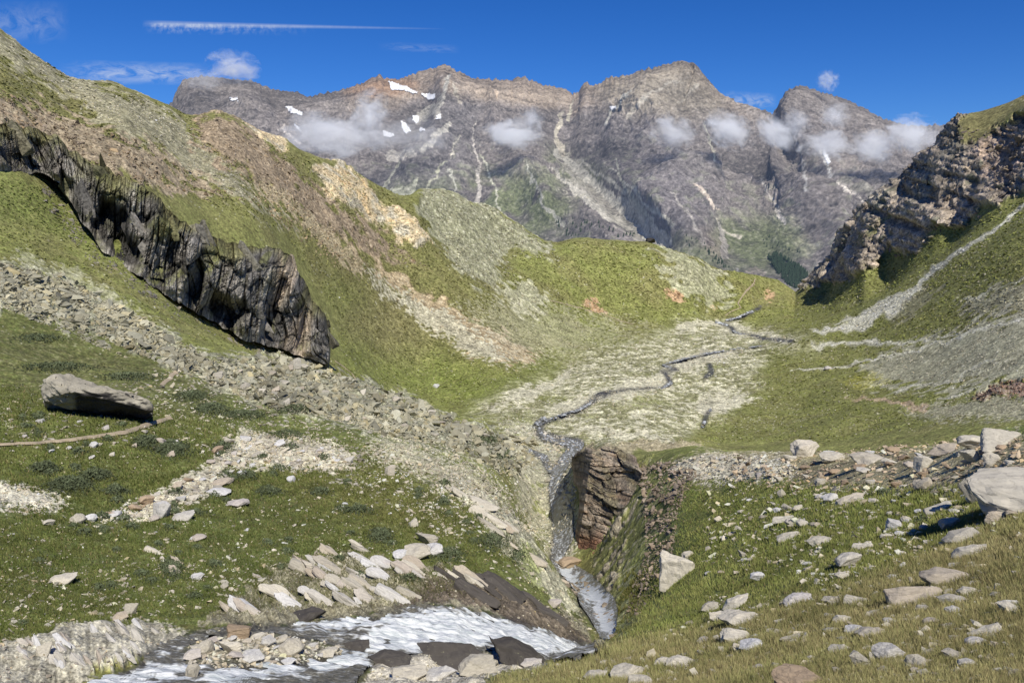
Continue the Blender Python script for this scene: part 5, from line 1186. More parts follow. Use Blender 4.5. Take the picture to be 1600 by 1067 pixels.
LICH = (.325,.318,.245); PALE = (.52,.485,.41); GREY = (.42,.40,.33); TANC = (.44,.36,.27)
lobe_p = [(0,415),(120,445),(230,505),(330,560),(470,560),(560,598),(640,622),(700,652),(780,676),(832,690),(850,720),(800,745),(700,700),(600,680),(520,655),(430,640),(330,600),(230,560),(100,500),(0,470)]
P_, S_, C_ = scatter([(lobe_p, 13500, 3.6, 22, LICH), (lobe_p, 1100, 13, 34, LICH), ([(-60,395),(0,412),(100,430),(60,470),(200,560),(0,480),(-60,470)], 3000, 3.5, 16, LICH), ([(90,440),(160,470),(260,530),(330,570),(300,580),(200,530),(100,470)], 2500, 3.5, 15, LICH), ([(560,690),(700,700),(790,760),(850,850),(780,810),(700,760),(600,730)], 2600, 3, 13, GREY)])
tag(rocks_mesh('boulder_scree', P_, S_, C_, M_rubble, dip=.5), kind='stuff')
P_, S_, C_ = scatter([([(350,680),(430,672),(520,690),(590,728),(520,738),(420,732),(360,738),(320,780),(240,812),(130,815),(250,770),(330,730)], 2100, 3.5, 19, PALE), ([(0,755),(80,762),(115,795),(60,805),(0,800)], 700, 2.5, 8, PALE), ([(0,640),(230,640),(300,690),(240,740),(60,740),(0,720)], 420, 2.5, 12, GREY),
    ([(0,820),(560,760),(700,830),(560,900),(200,960),(0,980)], 1300, 3.4, 15, PALE), ([(0,880),(500,860),(600,880),(430,900),(300,960),(0,990)], 700, 4, 20, GREY), ([(0,600),(330,600),(700,700),(860,870),(700,820),(300,700),(0,700)], 1900, 3, 15, GREY), ([(640,760),(760,760),(860,880),(930,990),(820,930),(700,870)], 700, 3.5, 16, GREY), ([(240,700),(520,690),(760,740),(830,830),(700,840),(560,760)], 1900, 3.4, 18, PALE), ([(280,560),(520,640),(700,700),(560,700),(300,660),(100,630)], 1500, 3, 16, GREY)])
tag(rocks_mesh('slope_stones', P_, S_, C_, M_rubble), kind='stuff')
P_, S_, C_ = scatter([([(740,640),(870,590),(900,560),(1040,520),(1060,506),(1180,518),(1290,534),(1180,560),(1200,600),(1110,660),(1040,700),(850,700)], 7000, 1.6, 5, PALE), ([(780,660),(850,668),(905,700),(893,740),(903,850),(880,900),(850,860),(790,770),(740,735),(800,720)], 2600, 2.2, 10, PALE),
    ([(840,660),(905,690),(880,760),(890,860),(850,860),(840,780),(850,700)], 900, 2, 8, GREY), ([(860,648),(950,610),(1050,590),(1060,560),(1190,535),(1190,548),(1075,575),(1050,612),(960,628),(880,668)], 1100, 1.8, 5, PALE), ([(862,872),(900,890),(960,960),(968,1000),(945,985),(880,910)], 110, 11, 36, (.22,.19,.155)), ([(850,730),(900,745),(900,840),(860,860),(865,790)], 420, 5, 16, GREY)], wmask=1)
tag(rocks_mesh('river_gravel', P_, S_, C_, M_rubble), kind='stuff')
P_, S_, C_ = scatter([([(650,300),(720,297),(850,373),(872,408),(800,400),(790,460),(740,445),(700,405)], 3800, 1.8, 6, LICH), ([(1000,385),(1060,393),(1130,420),(1150,470),(1090,480),(1040,430)], 900, 1.6, 5, LICH), ([(800,435),(850,450),(860,500),(800,480)], 500, 1.8, 5, LICH),
    ([(700,480),(800,470),(960,500),(1040,520),(880,560),(760,560)], 1000, 1.5, 4.5, PALE), ([(540,560),(880,565),(860,600),(740,640),(620,610)], 300, 1.5, 4, PALE), ([(540,405),(700,490),(840,572),(690,530),(600,460)], 1800, 1.5, 4, GREY),
    ([(860,380),(1010,380),(1040,520),(860,500)], 260, 1.5, 4, PALE), ([(0,60),(140,130),(260,165),(340,240),(440,330),(350,300),(200,210),(60,120)], 3500, 1.8, 6, GREY)])
tag(rocks_mesh('hillside_stones', P_, S_, C_, M_rubble), kind='stuff')
BRN = (.25,.205,.155)
P_, S_, C_ = scatter([([(0,140),(90,180),(210,215),(330,290),(400,318),(330,306),(190,285),(90,240),(0,205)], 2600, 3, 14, BRN), ([(300,185),(345,178),(390,200),(450,250),(520,310),(600,370),(670,420),(600,405),(520,370),(450,325),(370,270),(300,220)], 2600, 2.5, 11, BRN),
    ([(400,290),(470,330),(560,410),(540,430),(460,370),(390,310)], 700, 2.5, 9, (.34,.27,.19)), ([(470,255),(560,285),(690,388),(640,385),(540,330)], 250, 2.5, 8, (.46,.39,.28)), ([(366,180),(440,206),(456,236),(400,208)], 80, 2.5, 8, (.46,.39,.28))])
P2, S2, C2 = scatter([([(60,285),(100,310),(160,395),(250,465),(350,515),(440,548),(520,568),(520,580),(420,560),(330,522),(230,470),(130,400),(70,320)], 900, 3.5, 15, (.20,.19,.165))])
P_, S_, C_ = np.concatenate([P_, P2]), np.concatenate([S_, S2]), np.concatenate([C_, C2])
tag(rocks_mesh('outcrop_blocks', P_, S_, C_, M_rubble, dip=.7, sink=.45, el=(1, .8, .7)), kind='stuff')
P_, S_, C_ = scatter([([(1243,455),(1290,400),(1335,335),(1410,262),(1460,215),(1500,200),(1600,200),(1600,300),(1510,352),(1420,393),(1350,422),(1270,448)], 1300, 3, 15, (.215,.185,.16)), ([(1516,628),(1530,606),(1600,588),(1600,612),(1560,622)], 160, 3, 9, (.25,.17,.13))])
tag(rocks_mesh('cliff_blocks', P_, S_, C_, M_rubble, dip=.8, sink=.5, el=(1, .8, .9)), kind='stuff')
P_, S_, C_ = scatter([([(1110,650),(1250,540),(1600,560),(1600,660),(1300,690),(1100,690)], 1800, 1.4, 4.5, PALE), ([(1380,640),(1600,600),(1600,640),(1450,655)], 800, 1.4, 4, GREY), ([(1260,518),(1420,455),(1600,330),(1600,345),(1440,460),(1380,500),(1300,520)], 900, 1.4, 4, PALE), ([(1150,470),(1400,420),(1600,350),(1600,560),(1260,560)], 2600, 1.3, 4.5, GREY), ([(1330,560),(1600,470),(1600,590),(1400,620)], 2000, 1.4, 4, GREY), ([(1010,860),(1000,725),(1040,720),(1090,740),(1060,800),(1050,880),(1000,960),(975,960)], 2600, 3.5, 22, (.24,.20,.165))])
tag(rocks_mesh('valley_stones', P_, S_, C_, M_rubble), kind='stuff')
P_, S_, C_ = scatter([([(1050,722),(1110,708),(1240,716),(1250,742),(1130,752),(1050,748)], 1000, 3.5, 17, PALE), ([(1150,715),(1600,680),(1600,745),(1400,765),(1250,775),(1140,750)], 1500, 3.5, 17, TANC), ([(1100,760),(1600,760),(1600,900),(1300,920),(1100,880)], 1700, 5, 22, PALE),
    ([(900,1050),(1100,960),(1300,920),(1600,860),(1600,1066),(900,1066)], 1800, 6.5, 32, GREY), ([(780,1058),(930,1018),(1060,1030),(1060,1066),(780,1066)], 240, 4, 20, PALE), ([(1090,930),(1300,925),(1440,900),(1440,930),(1150,960)], 220, 4, 16, PALE)], wmask=1)
tag(rocks_mesh('meadow_stones', P_, S_, C_, M_rubble, el=(1.15,.8,.5), sink=.12), kind='stuff')
P_, S_, C_ = scatter([([(300,985),(430,890),(600,880),(760,905),(940,990),(930,1020),(760,960),(600,966),(500,970),(380,985)], 320, 3, 12, GREY), ([(285,1000),(420,990),(530,1005),(535,1030),(430,1040),(300,1045)], 900, 5, 20, PALE), ([(560,1066),(590,1030),(690,1013),(868,1034),(790,1052),(700,1066)], 260, 4, 16, GREY), ([(0,1000),(300,970),(220,1040),(0,1066)], 260, 4, 12, (.36,.33,.29))], wmask=1)
tag(rocks_mesh('bank_stones', P_, S_, C_, M_rubble), kind='stuff')

q = np.concatenate([sample_poly(p_, n_) for p_, n_ in (([(0,60),(260,165),(640,300),(780,470),(880,560),(700,640),(540,590),(520,480),(440,360),(250,290),(0,180)], 17000), ([(0,280),(100,300),(300,480),(520,565),(700,650),(400,600),(100,440),(0,400)], 4500),
    ([(1150,500),(1250,460),(1600,310),(1600,640),(1300,690),(1080,690),(1200,560)], 13000), ([(660,300),(850,375),(1010,378),(1230,440),(1130,505),(900,550),(800,470)], 7000))])
P_, r, i, j, ok = G.hits(q[:, 0], q[:, 1]); g_ok = ok & (r > 200) & (surf[i, j, 0] < .5); P_, r, i, j = P_[g_ok], r[g_ok], i[g_ok], j[g_ok]
S_ = rng.uniform(2.0, 5.5, len(r)) * r / FP; C_ = np.clip(TG[i, j] * rng.uniform(.62, 1.12, (len(r), 1)), .02, .5).astype(F32)
m = N('tussock'); M_tuss = m.out(m.n('ShaderNodeBsdfDiffuse', ins={'Color': m.n('ShaderNodeVertexColor', layer_name='tint').outputs[0]}).outputs[0])
tag(rocks_mesh('grass_tussocks', P_, S_, C_, M_tuss, el=(1, 1, .5), sink=.2), kind='stuff')
# individual medium stones that one can count
def many(poly_, n, w0, w1, kinds, mats, label, group, name='stone', roll=.2, asp=(.45,.75)):
    q = sample_poly(poly_, n * 3); kept = []; sk_ = .02 if 'gravel bar' in group else .16
    for x, y in q:
        if all((x - a) ** 2 + (y - b) ** 2 * 2 > (c * 1.1) ** 2 for a, b, c in kept): kept.append((x, y, 18))
        if len(kept) >= n: break
    for x, y, _ in kept:
        w_ = w0 * (w1 / w0) ** (rng.uniform() ** 1.6); o = put_rock(x, y, w_, w_ * rng.uniform(*asp), rng.choice(list(kinds)), mats[rng.integers(len(mats))], name, label, group, roll=rng.uniform(-.1, 2 * roll), sink=sk_)
        if o: o['category'] = name
many([(1090,770),(1300,765),(1560,770),(1560,880),(1300,930),(1090,930),(1060,830)], 34, 9, 20, 'bs', [M_boulder, M_white], 'small pale stone lying in the green grass of the right meadow', 'small stones in the green meadow', roll=.25)
many([(960,1060),(1100,985),(1300,940),(1590,890),(1590,1060)], 40, 14, 32, 'bs', [M_boulder, M_boulder, M_white], 'lichen spotted stone half buried in the dry grass at lower right', 'stones in the dry grass', roll=.2)
many([(1140,720),(1590,690),(1590,745),(1400,760),(1150,748)], 34, 10, 22, 'bx', [M_boulder, M_white, M_brown], 'tan or grey stone among others on the stony crest of the right meadow', 'stones on the right crest')
many([(330,690),(430,676),(540,700),(560,728),(420,732),(320,780),(200,812),(120,812),(240,775),(320,730)], 40, 9, 20, 'bx', [M_white, M_white, M_brown, M_boulder], 'pale angular stone in the stone field on the left slope', 'stones of the left stone field')
many([(20,640),(230,650),(300,700),(200,740),(40,740)], 16, 8, 16, 'bx', [M_boulder, M_white], 'grey stone in rough grass near the path on the left', 'stones near the path')
many([(300,560),(470,570),(640,630),(790,690),(700,690),(520,650),(380,620)], 26, 10, 20, 'bx', [M_boulder], 'greenish grey block in the great scree on the left', 'large blocks in the great scree', 'boulder', asp=(.5,.8))
many([(300,1000),(420,994),(520,1008),(520,1032),(420,1036),(310,1036)], 30, 12, 26, 'bx', [M_white, M_boulder], 'pale angular stone on the gravel bar in the stream', 'stones on the gravel bar')
# slabs of the stream bank, all dipping the same way
bank_p = [(420,900),(520,872),(600,880),(650,905),(590,935),(500,950),(420,950)]
def slabs(poly_, n, l0, l1, th, mats, label, group, ang=-.62):
    q = sample_poly(poly_, n)
    for x, y in q:
        l = rng.uniform(l0, l1); p, ij, r = gpt(x, y)
        o = link('flat_rock', lib_mesh('s', rng.integers(0, 7), mats[rng.integers(len(mats))])); W = l * r / FP
        o.location = p + np.array([0, 0, .0]); o.scale = (W, W * rng.uniform(.22, .4), W * rng.uniform(.16, .28))
        o.rotation_euler = (math.radians(30) + rng.normal(0, .12), -ang * .75 + rng.normal(0, .08), math.radians(-14) + rng.normal(0, .12)); tag(o, label, 'rock', group)
slabs([(340,950),(420,892),(520,866),(610,880),(700,885),(680,915),(600,945),(500,955),(400,965)], 52, 26, 72, .2, [M_boulder, M_white], 'pale tilted slab in the banded rock bank above the stream', 'tilted slabs of the stream bank')
slabs([(500,850),(560,850),(600,900),(560,910)], 5, 34, 60, .2, [M_boulder], 'grey fin of rock rising from the bank into the grass', 'rock fins above the bank')
slabs([(690,890),(760,905),(850,945),(900,990),(850,975),(760,935),(690,925)], 16, 40, 90, .2, [M_dark, M_dark, M_boulder], 'long dark wet slab beside the head of the cascade', 'dark slabs beside the cascade')
slabs([(700,760),(760,790),(830,850),(890,915),(850,890),(770,830)], 14, 30, 70, .2, [M_boulder], 'grey slab stepping down the left wall of the gorge', 'slabs on the gorge wall')
slabs([(10,1010),(90,1000),(220,975),(290,990),(200,1030),(60,1050)], 36, 18, 40, .2, [M_white], 'white rib of rock on the bank at the lower left corner', 'white ribs of the left bank', -1.1)
slabs([(240,860),(300,880),(290,900),(250,895)], 3, 30, 44, .2, [M_boulder], 'streaky rock fin in the dark grass above the left bank', 'fins in the dark grass')
for x, y, w_, h_, lab in [(700,1026,110,8,'black wet ledge splitting the lower edge of the cascade'), (808,1026,96,10,'black rounded ledge at the lip of the waterfall'), (610,1034,70,12,'dark rock ledge at the left foot of the near shore'), (560,1010,50,8,'dark drowned rock between the two white arms of the stream'), (480,964,60,8,'brown wet rock at the far edge of the stream')]:
    o = put_rock(x, y, w_, h_, 's', M_dark, 'rock_ledge', lab, sink=.3); o['category'] = 'rock ledge'; o.rotation_euler[1] = -.05 if x < 780 else .28

# ================================================================== PATHS
m = N('trodden_earth'); pos = m.n('ShaderNodeNewGeometry').outputs['Position']; a = m.noise(pos, 1.2, 7, .7)
M_path = m.out(m.n('ShaderNodeBsdfPrincipled', ins={'Base Color': m.mix(a, (.24,.19,.12), (.50,.42,.30)), 'Roughness': .95}).outputs[0])
def h_at(x, y):
    az = math.atan2(x, y); c = (az - G.az[0]) / (G.az[1] - G.az[0]); i = int(np.clip(round(c), 0, G.nc - 1)); r = math.hypot(x, y)
    return float(np.interp(r, G.R2[i], G.Z[i]))
def ribbon(name, pts, wpx, lift=.12):
    q = resample(pts, max(12, int(len(pts) * 14))); q[:, 1] += .8 * n2(q[:, 0] / 12, q[:, 1] / 12, 5)
    P_, r, i, j, ok = G.hits(q[:, 0], q[:, 1]); P_ = P_[ok]; r = r[ok]
    k = np.array([.25, .5, .25]); 
    for c in range(2): P_[1:-1, c] = P_[:-2, c] * .25 + P_[1:-1, c] * .5 + P_[2:, c] * .25
    d = np.gradient(P_[:, :2], axis=0); d /= np.linalg.norm(d, axis=1)[:, None] + 1e-9; n = np.stack([-d[:, 1], d[:, 0]], 1)
    w_ = wpx * r / FP * (.8 + .35 * n2(np.arange(len(r)) / 5, np.arange(len(r)) * 0, 6)); V = []; rows = 5
    for a_, rr, nn, ww in zip(P_, r, n, w_):
        for t in np.linspace(-1, 1, rows):
            x, y = a_[:2] + nn * ww * t; V.append((x, y, h_at(x, y) + lift * (rr / 120) * (1 - .6 * t * t)))
    idx = np.arange(len(P_) * rows).reshape(-1, rows); f = np.stack([idx[:-1, :-1], idx[1:, :-1], idx[1:, 1:], idx[:-1, 1:]], -1).reshape(-1, 4)
    return tag(link(name, raw_mesh(name, np.array(V), f, True, None, M_path)), kind='structure')
ribbon('path', [(-40,699),(0,697),(60,694),(100,690),(165,682),(200,676),(235,664),(266,655)], 6, .42)
ribbon('path', [(252,603),(258,597),(266,592),(268,586),(276,581)], 4)
ribbon('path', [(524,565),(536,573),(550,584),(557,595)], 1.6)
ribbon('path', [(1133,494),(1140,489),(1158,481),(1153,474),(1160,464),(1166,455),(1178,444),(1180,436)], 1.2)
ribbon('path', [(860,470),(900,480),(940,492),(990,508)], .9)

# ================================================================== GRASS AND SHRUBS
def blades(name, polys, tintmul=1.0):
    Vs, Cs = [], []
    for pts, n, hpx, hmin, hmax, wf, pal in polys:
        q = sample_poly(pts, n); q = q + rng.normal(0, 1, q.shape) * [13, 7]; cl = n2(q[:, 0] / 30, q[:, 1] / 14, 401) + .7 * n2(q[:, 0] / 11, q[:, 1] / 6, 402)
        q = q[cl > rng.uniform(-1.3, .4, len(q))]; q = q[samp(water_near, q[:, 0], q[:, 1]) < .05]
        P_, r, i, j, ok = G.hits(q[:, 0], q[:, 1]); st_ok = (surf[i, j, 0] < .45) & ok; P_, r, i, j = P_[st_ok], r[st_ok], i[st_ok], j[st_ok]; n_ = len(r)
        h = np.clip(hpx * r / FP, hmin, hmax) * rng.uniform(.5, 1.3, n_); wd = wf * r / FP * rng.uniform(.6, 1.4, n_)
        a = rng.uniform(0, 6.28, n_); lean = rng.normal(0, .35, (n_, 2)) * h[:, None]; lean[:, 0] -= .15 * h
        dx = np.stack([np.cos(a), np.sin(a), 0 * a], 1) * wd[:, None] * .5
        b0 = P_ - dx - [0, 0, .02]; b1 = P_ + dx - [0, 0, .02]; tp = P_ + np.concatenate([lean, h[:, None]], 1)
        Vs.append(np.stack([b0, b1, tp], 1).reshape(-1, 3))
        mixv = np.clip(.5 + .55 * n2(P_[:, 0] / 3, P_[:, 1] / 3, 403) + rng.normal(0, .3, n_), 0, 1)[:, None]
        c = np.array(pal[0])[None] * (1 - mixv) + np.array(pal[1])[None] * mixv
        c = c * .62 + (tint_G[i, j] * 1.15) * .38; c = c * (1 + .35 * n3(P_[:, 0] / 1.6, P_[:, 1] / 1.6, P_[:, 2] / 1.6, 404) + .3 * n3(P_[:, 0] / 7, P_[:, 1] / 7, P_[:, 2] / 7, 405))[:, None]
        c = c * rng.uniform(.7, 1.4, (n_, 1)); straw = rng.uniform(size=n_) < pal[2]; c[straw] = np.array((.36,.29,.15)) * rng.uniform(.7, 1.2, (straw.sum(), 1))
        cb = c * .55; Cs.append(np.stack([cb, cb, c], 1).reshape(-1, 3))
    V = np.concatenate(Vs); C = np.concatenate(Cs); f = np.arange(len(V)).reshape(-1, 3)
    return tag(link(name, raw_mesh(name, V, f, True, {'tint': np.clip(C, .01, .6)}, M_blade)), kind='stuff')
tint_G = TG
DRY = ((.31,.33,.13), (.56,.48,.26), .16); GRN = ((.22,.27,.075), (.37,.36,.14), .05); DKG = ((.10,.14,.035), (.22,.225,.08), .04)
blades('grass', [([(700,1090),(930,1018),(1100,985),(1300,930),(1500,850),(1640,780),(1640,1090)], 300000, 10, .06, .20, 1.2, DRY),
                 ([(960,1012),(1020,905),(1062,850),(1066,745),(1100,740),(1300,750),(1640,740),(1640,860),(1300,960),(1100,1000)], 160000, 5.5, .08, .24, 1.2, GRN),
                 ([(945,1015),(985,950),(1010,900),(985,880),(960,930)], 5000, 7, .2, .5, 1.4, ((.12,.12,.03),(.2,.18,.06),.05)),
                 ([(-30,820),(300,730),(520,740),(700,760),(830,860),(700,930),(400,950),(0,1010),(-30,1010)], 120000, 4.2, .12, .36, 1.3, DKG),
                 ([(-30,600),(300,640),(500,680),(700,740),(300,760),(-30,800)], 40000, 4.5, .2, .5, 1.4, DKG)])
# low shrubs: clumps of small leaves
def shrubs(name, spots):
    Vs, Cs = [], []
    for x, y, w_, h_, n in spots:
        q = np.stack([rng.normal(x, w_ * .24, n), rng.normal(y, h_ * .26, n)], 1); P_, r, i, j, ok = G.hits(q[:, 0], q[:, 1]); P_, r = P_[ok], r[ok]; n_ = len(r)
        R0 = w_ * r / FP * .5; dome = np.exp(-(((q[ok, 0] - x) / (w_ * .4)) ** 2 + ((q[ok, 1] - y) / (h_ * .45)) ** 2)) * np.minimum(R0 * .5, 1.1) * (1 + .5 * n2(P_[:, 0] / .9, P_[:, 1] / .9, 7))
        c0 = P_ + np.stack([rng.normal(0, .05, n_), rng.normal(0, .05, n_), dome * rng.uniform(.35, 1.05, n_)], 1); s = 2.4 * r / FP
        u = rng.normal(size=(n_, 3)); u /= np.linalg.norm(u, axis=1)[:, None]; v = np.cross(u, rng.normal(size=(n_, 3))); v /= np.linalg.norm(v, axis=1)[:, None]
        Vs.append(np.stack([c0 - u * s[:, None], c0 + v * s[:, None] * .7, c0 + u * s[:, None]], 1).reshape(-1, 3))
        k = (.5 + .7 * dome / (dome.max() + 1e-6))[:, None] * rng.uniform(.6, 1.4, (n_, 1)); c = np.array((.125,.15,.085))[None] * k; Cs.append(np.repeat(c, 3, 0))
    V = np.concatenate(Vs); C = np.concatenate(Cs)
    return tag(link(name, raw_mesh(name, V, np.arange(len(V)).reshape(-1, 3), True, {'tint': np.clip(C, .01, .5)}, M_blade)), kind='stuff')
sp_ = [(270,704,70,24,1500),(230,692,50,18,900),(110,760,80,22,1700),(150,745,60,16,900),(70,735,60,14,700),(595,838,44,24,1000),(270,890,44,34,1000),(385,745,40,14,500),(330,640,60,18,800),(380,650,80,14,900),(300,620,60,16,700),(460,640,60,12,500),(420,770,50,12,500),(700,870,60,22,900),(770,850,50,30,800),(640,905,40,12,300),(560,900,30,14,200),(810,870,26,22,300),(500,770,40,12,300),(350,700,40,12,400),(180,770,50,12,500),(560,800,50,14,400),(760,690,50,20,500),(790,710,40,16,400),(450,680,60,10,400),(90,575,120,14,800),(200,590,90,12,600),(60,530,80,12,400),(1380,770,26,8,200),(1440,815,30,10,200)]
for _ in range(70):
    x, y = sample_poly([(0,640),(520,700),(760,760),(800,860),(560,860),(400,930),(0,980)], 1)[0]; sp_.append((x, y, rng.uniform(12, 34), rng.uniform(6, 13), 160))
shrubs('low_shrubs', sp_)

# ================================================================== CONIFERS ON THE FAR SLOPES
def tree_mesh(seed, m):
    g = np.random.default_rng(seed); V = []; Fc = []; n = 9; lv = 7
    for k in range(lv):
        z0 = .1 + .9 * k / lv; z1 = min(1, z0 + .26); rr = .24 * (1 - z0) ** .8 + .02; b = len(V)
        for q in range(n):
            a = 6.283 * q / n + g.uniform(-.2, .2); r_ = rr * g.uniform(.6, 1.25); V.append((r_ * math.cos(a), r_ * math.sin(a), z0 + g.uniform(-.03, .03)))
        V.append((0, 0, z1)); Fc += [(b + q, b + (q + 1) % n, b + n) for q in range(n)]
    b = len(V); V += [(.02, 0, 0), (-.01, .02, 0), (-.01, -.02, 0), (0, 0, .3)]; Fc += [(b, b + 1, b + 3), (b + 1, b + 2, b + 3), (b + 2, b, b + 3)]
    return raw_mesh('pine_tree', np.array(V), np.array(Fc), False, None, m)
m = N('conifer'); rnd = m.n('ShaderNodeObjectInfo').outputs['Random']; pos = m.n('ShaderNodeNewGeometry').outputs['Position']
bs = m.n('ShaderNodeBsdfPrincipled', ins={'Base Color': m.mix(rnd, (.018,.040,.022), (.045,.070,.035)), 'Roughness': .95}); em = m.n('ShaderNodeEmission', ins={'Color': (.42,.60,1,1), 'Strength': .045 * HAZE})  # blue emission paints distance haze onto the trees
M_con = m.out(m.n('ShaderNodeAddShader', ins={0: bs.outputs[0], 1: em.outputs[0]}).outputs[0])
TM = [tree_mesh(k, M_con) for k in range(5)]
def trees(pts, n, lab, grp, s0, s1):
    q = sample_poly(pts, n); P_, r, i, j, ok = H.hits(q[:, 0], q[:, 1]); P2, rn, _, _, okn = G.hits(q[:, 0], q[:, 1])
    for p, rr, o1, o2 in zip(P_, r, ok, okn):
        if not o1: continue
        o = link('pine_tree', TM[rng.integers(5)]); h_ = rng.uniform(s0, s1) * rr / FP; o.location = p - np.array([0, 0, h_ * .08]); o.scale = (h_, h_, h_); o.rotation_euler = (0, 0, rng.uniform(0, 6)); tag(o, lab, 'tree', grp)
trees([(866,350),(885,335),(910,345),(940,358),(930,368),(880,372)], 34, 'tiny dark conifer on the far slope behind the green hill', 'conifers behind the green hill', 4, 8)
trees([(930,345),(1000,368),(990,374),(940,366)], 16, 'tiny scattered conifer at the foot of the pale scree fan', 'conifers at the foot of the scree fan', 4, 7)
trees([(1100,385),(1118,398),(1140,418),(1128,420),(1105,402)], 22, 'tiny dark conifer in the strip above the path on the far slope', 'conifers in the strip above the path', 5, 9)
trees([(1060,365),(1110,370),(1130,395),(1080,395)], 14, 'tiny lone conifer on the grey slope above the hill', 'lone conifers on the grey slope', 3.5, 6)
trees([(1170,355),(1230,380),(1260,400),(1220,400),(1180,380)], 18, 'tiny lone conifer high above the dark wood at the notch', 'lone conifers above the dark wood', 3.5, 6.5)
# the dense wood by the notch reads as one mass
q = sample_poly([(1198,402),(1215,400),(1240,412),(1262,430),(1255,452),(1236,450),(1218,432)], 420); P_, r, i, j, ok = H.hits(q[:, 0], q[:, 1]); P_, r = P_[ok], r[ok]
V = []; Fc = []; off = 0
base_v = np.zeros(len(TM[0].vertices) * 3, F32); TM[0].vertices.foreach_get('co', base_v); base_v = base_v.reshape(-1, 3); bf = np.array([list(p.vertices) for p in TM[0].polygons])
for p, rr in zip(P_, r):
    h_ = rng.uniform(5, 9) * rr / FP; V.append(base_v * h_ * [1.2, 1.2, 1] + p); Fc.append(bf + off); off += len(base_v)
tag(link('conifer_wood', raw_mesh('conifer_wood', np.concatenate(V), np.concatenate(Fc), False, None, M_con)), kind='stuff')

# ================================================================== CLOUDS
def cloud_mat(name, dens, wisp, seed):
    m = N(name); tc = m.n('ShaderNodeTexCoord').outputs['Object']
    off = m.n('ShaderNodeVectorMath', operation='ADD', ins={0: tc, 1: (seed * 3.1, seed * 1.7, seed)}).outputs[0]
    no = m.noise(off, 1.9, 7, .66, .7); ln = m.n('ShaderNodeVectorMath', operation='LENGTH', ins={0: tc}).outputs['Value']
    fall = m.maprange(ln, .1, 1.0, 1, 0); v = m.math('ADD', m.math('MULTIPLY', fall, 1.0), m.math('MULTIPLY', m.math('SUBTRACT', no, .5), wisp * 1.45))
    v = m.math('MULTIPLY', m.math('MAXIMUM', m.math('SUBTRACT', v, .28), 0.0), dens)
    vol = m.n('ShaderNodeVolumePrincipled', ins={'Color': (.97,.97,.97,1), 'Density': v, 'Anisotropy': .0, 'Emission Color': (.75,.80,.9,1), 'Emission Strength': m.math('MULTIPLY', v, .12)})  # slight emission stands in for light scattered inside the cloud
    m.m.cycles.homogeneous_volume = False if hasattr(m.m, 'cycles') else False
    return m.out(vol=vol.outputs[0])
bm = bmesh.new(); bmesh.ops.create_icosphere(bm, subdivisions=3, radius=1.0); base_ico = bpy.data.meshes.new('cloud'); bm.to_mesh(base_ico); bm.free()
CL = [(520,213,150,60,5000,.0105,2.4,0,'largest low cloud lying in front of the far wall at left'), (578,178,56,66,5000,.006,2.6,.5,'thin tail of mist rising from the largest low cloud'), (640,213,120,54,5200,.003,2.4,0,'faint veil of mist right of the largest low cloud'),
      (798,212,96,44,5200,.0125,2.2,0,'small dense white cloud with its shadow below it left of centre'), (830,186,40,34,5200,.0035,2.6,.5,'thin puff above the small dense white cloud'),
      (1052,208,74,44,5200,.007,2.4,.4,'soft cloud on the face below the tallest peak'), (1136,203,76,44,5200,.011,2.3,.45,'bright slanting cloud right below the tallest peak'),
      (1214,207,66,38,5400,.010,2.3,.6,'slanting cloud at the left foot of the right far peak'), (1290,226,74,40,5600,.009,2.4,.1,'flat cloud at the centre of the right far peak'), (1366,230,66,44,5600,.010,2.4,.2,'cloud low on the right flank of the right far peak'),
      (1428,213,76,48,5600,.010,2.4,.2,'cloud against the sky beside the right rock wall'), (1305,180,40,40,5600,.004,2.6,.8,'thin wisp high on the right far peak'), (1245,190,50,30,5600,.004,2.6,.7,'thin wisp left on the right far peak'),
      (364,106,66,44,6800,.006,2.8,.1,'ragged puff just above the leftmost far mountain'), (320,126,60,26,6500,.003,2.6,0,'thin mist on the top of the leftmost far mountain'), (1293,127,30,26,7600,.004,2.7,.3,'tiny pinkish wisp above the right far peak')]
cloud_objs = []
for k, (x, y, w_, h_, r, dn, wi, rl, lab) in enumerate(CL):
    me = base_ico.copy(); me.materials.clear(); s = w_ * r / FP * .62
    me.materials.append(cloud_mat('mist_%d' % k, dn * 420 / max(s, 60), wi, k + 1)); o = link('cloud', me)
    o.location = place(x, y, r); o.scale = (s, s * .8, h_ * r / FP * .66); o.rotation_euler = (0, rl, 0); tag(o, lab, 'cloud')
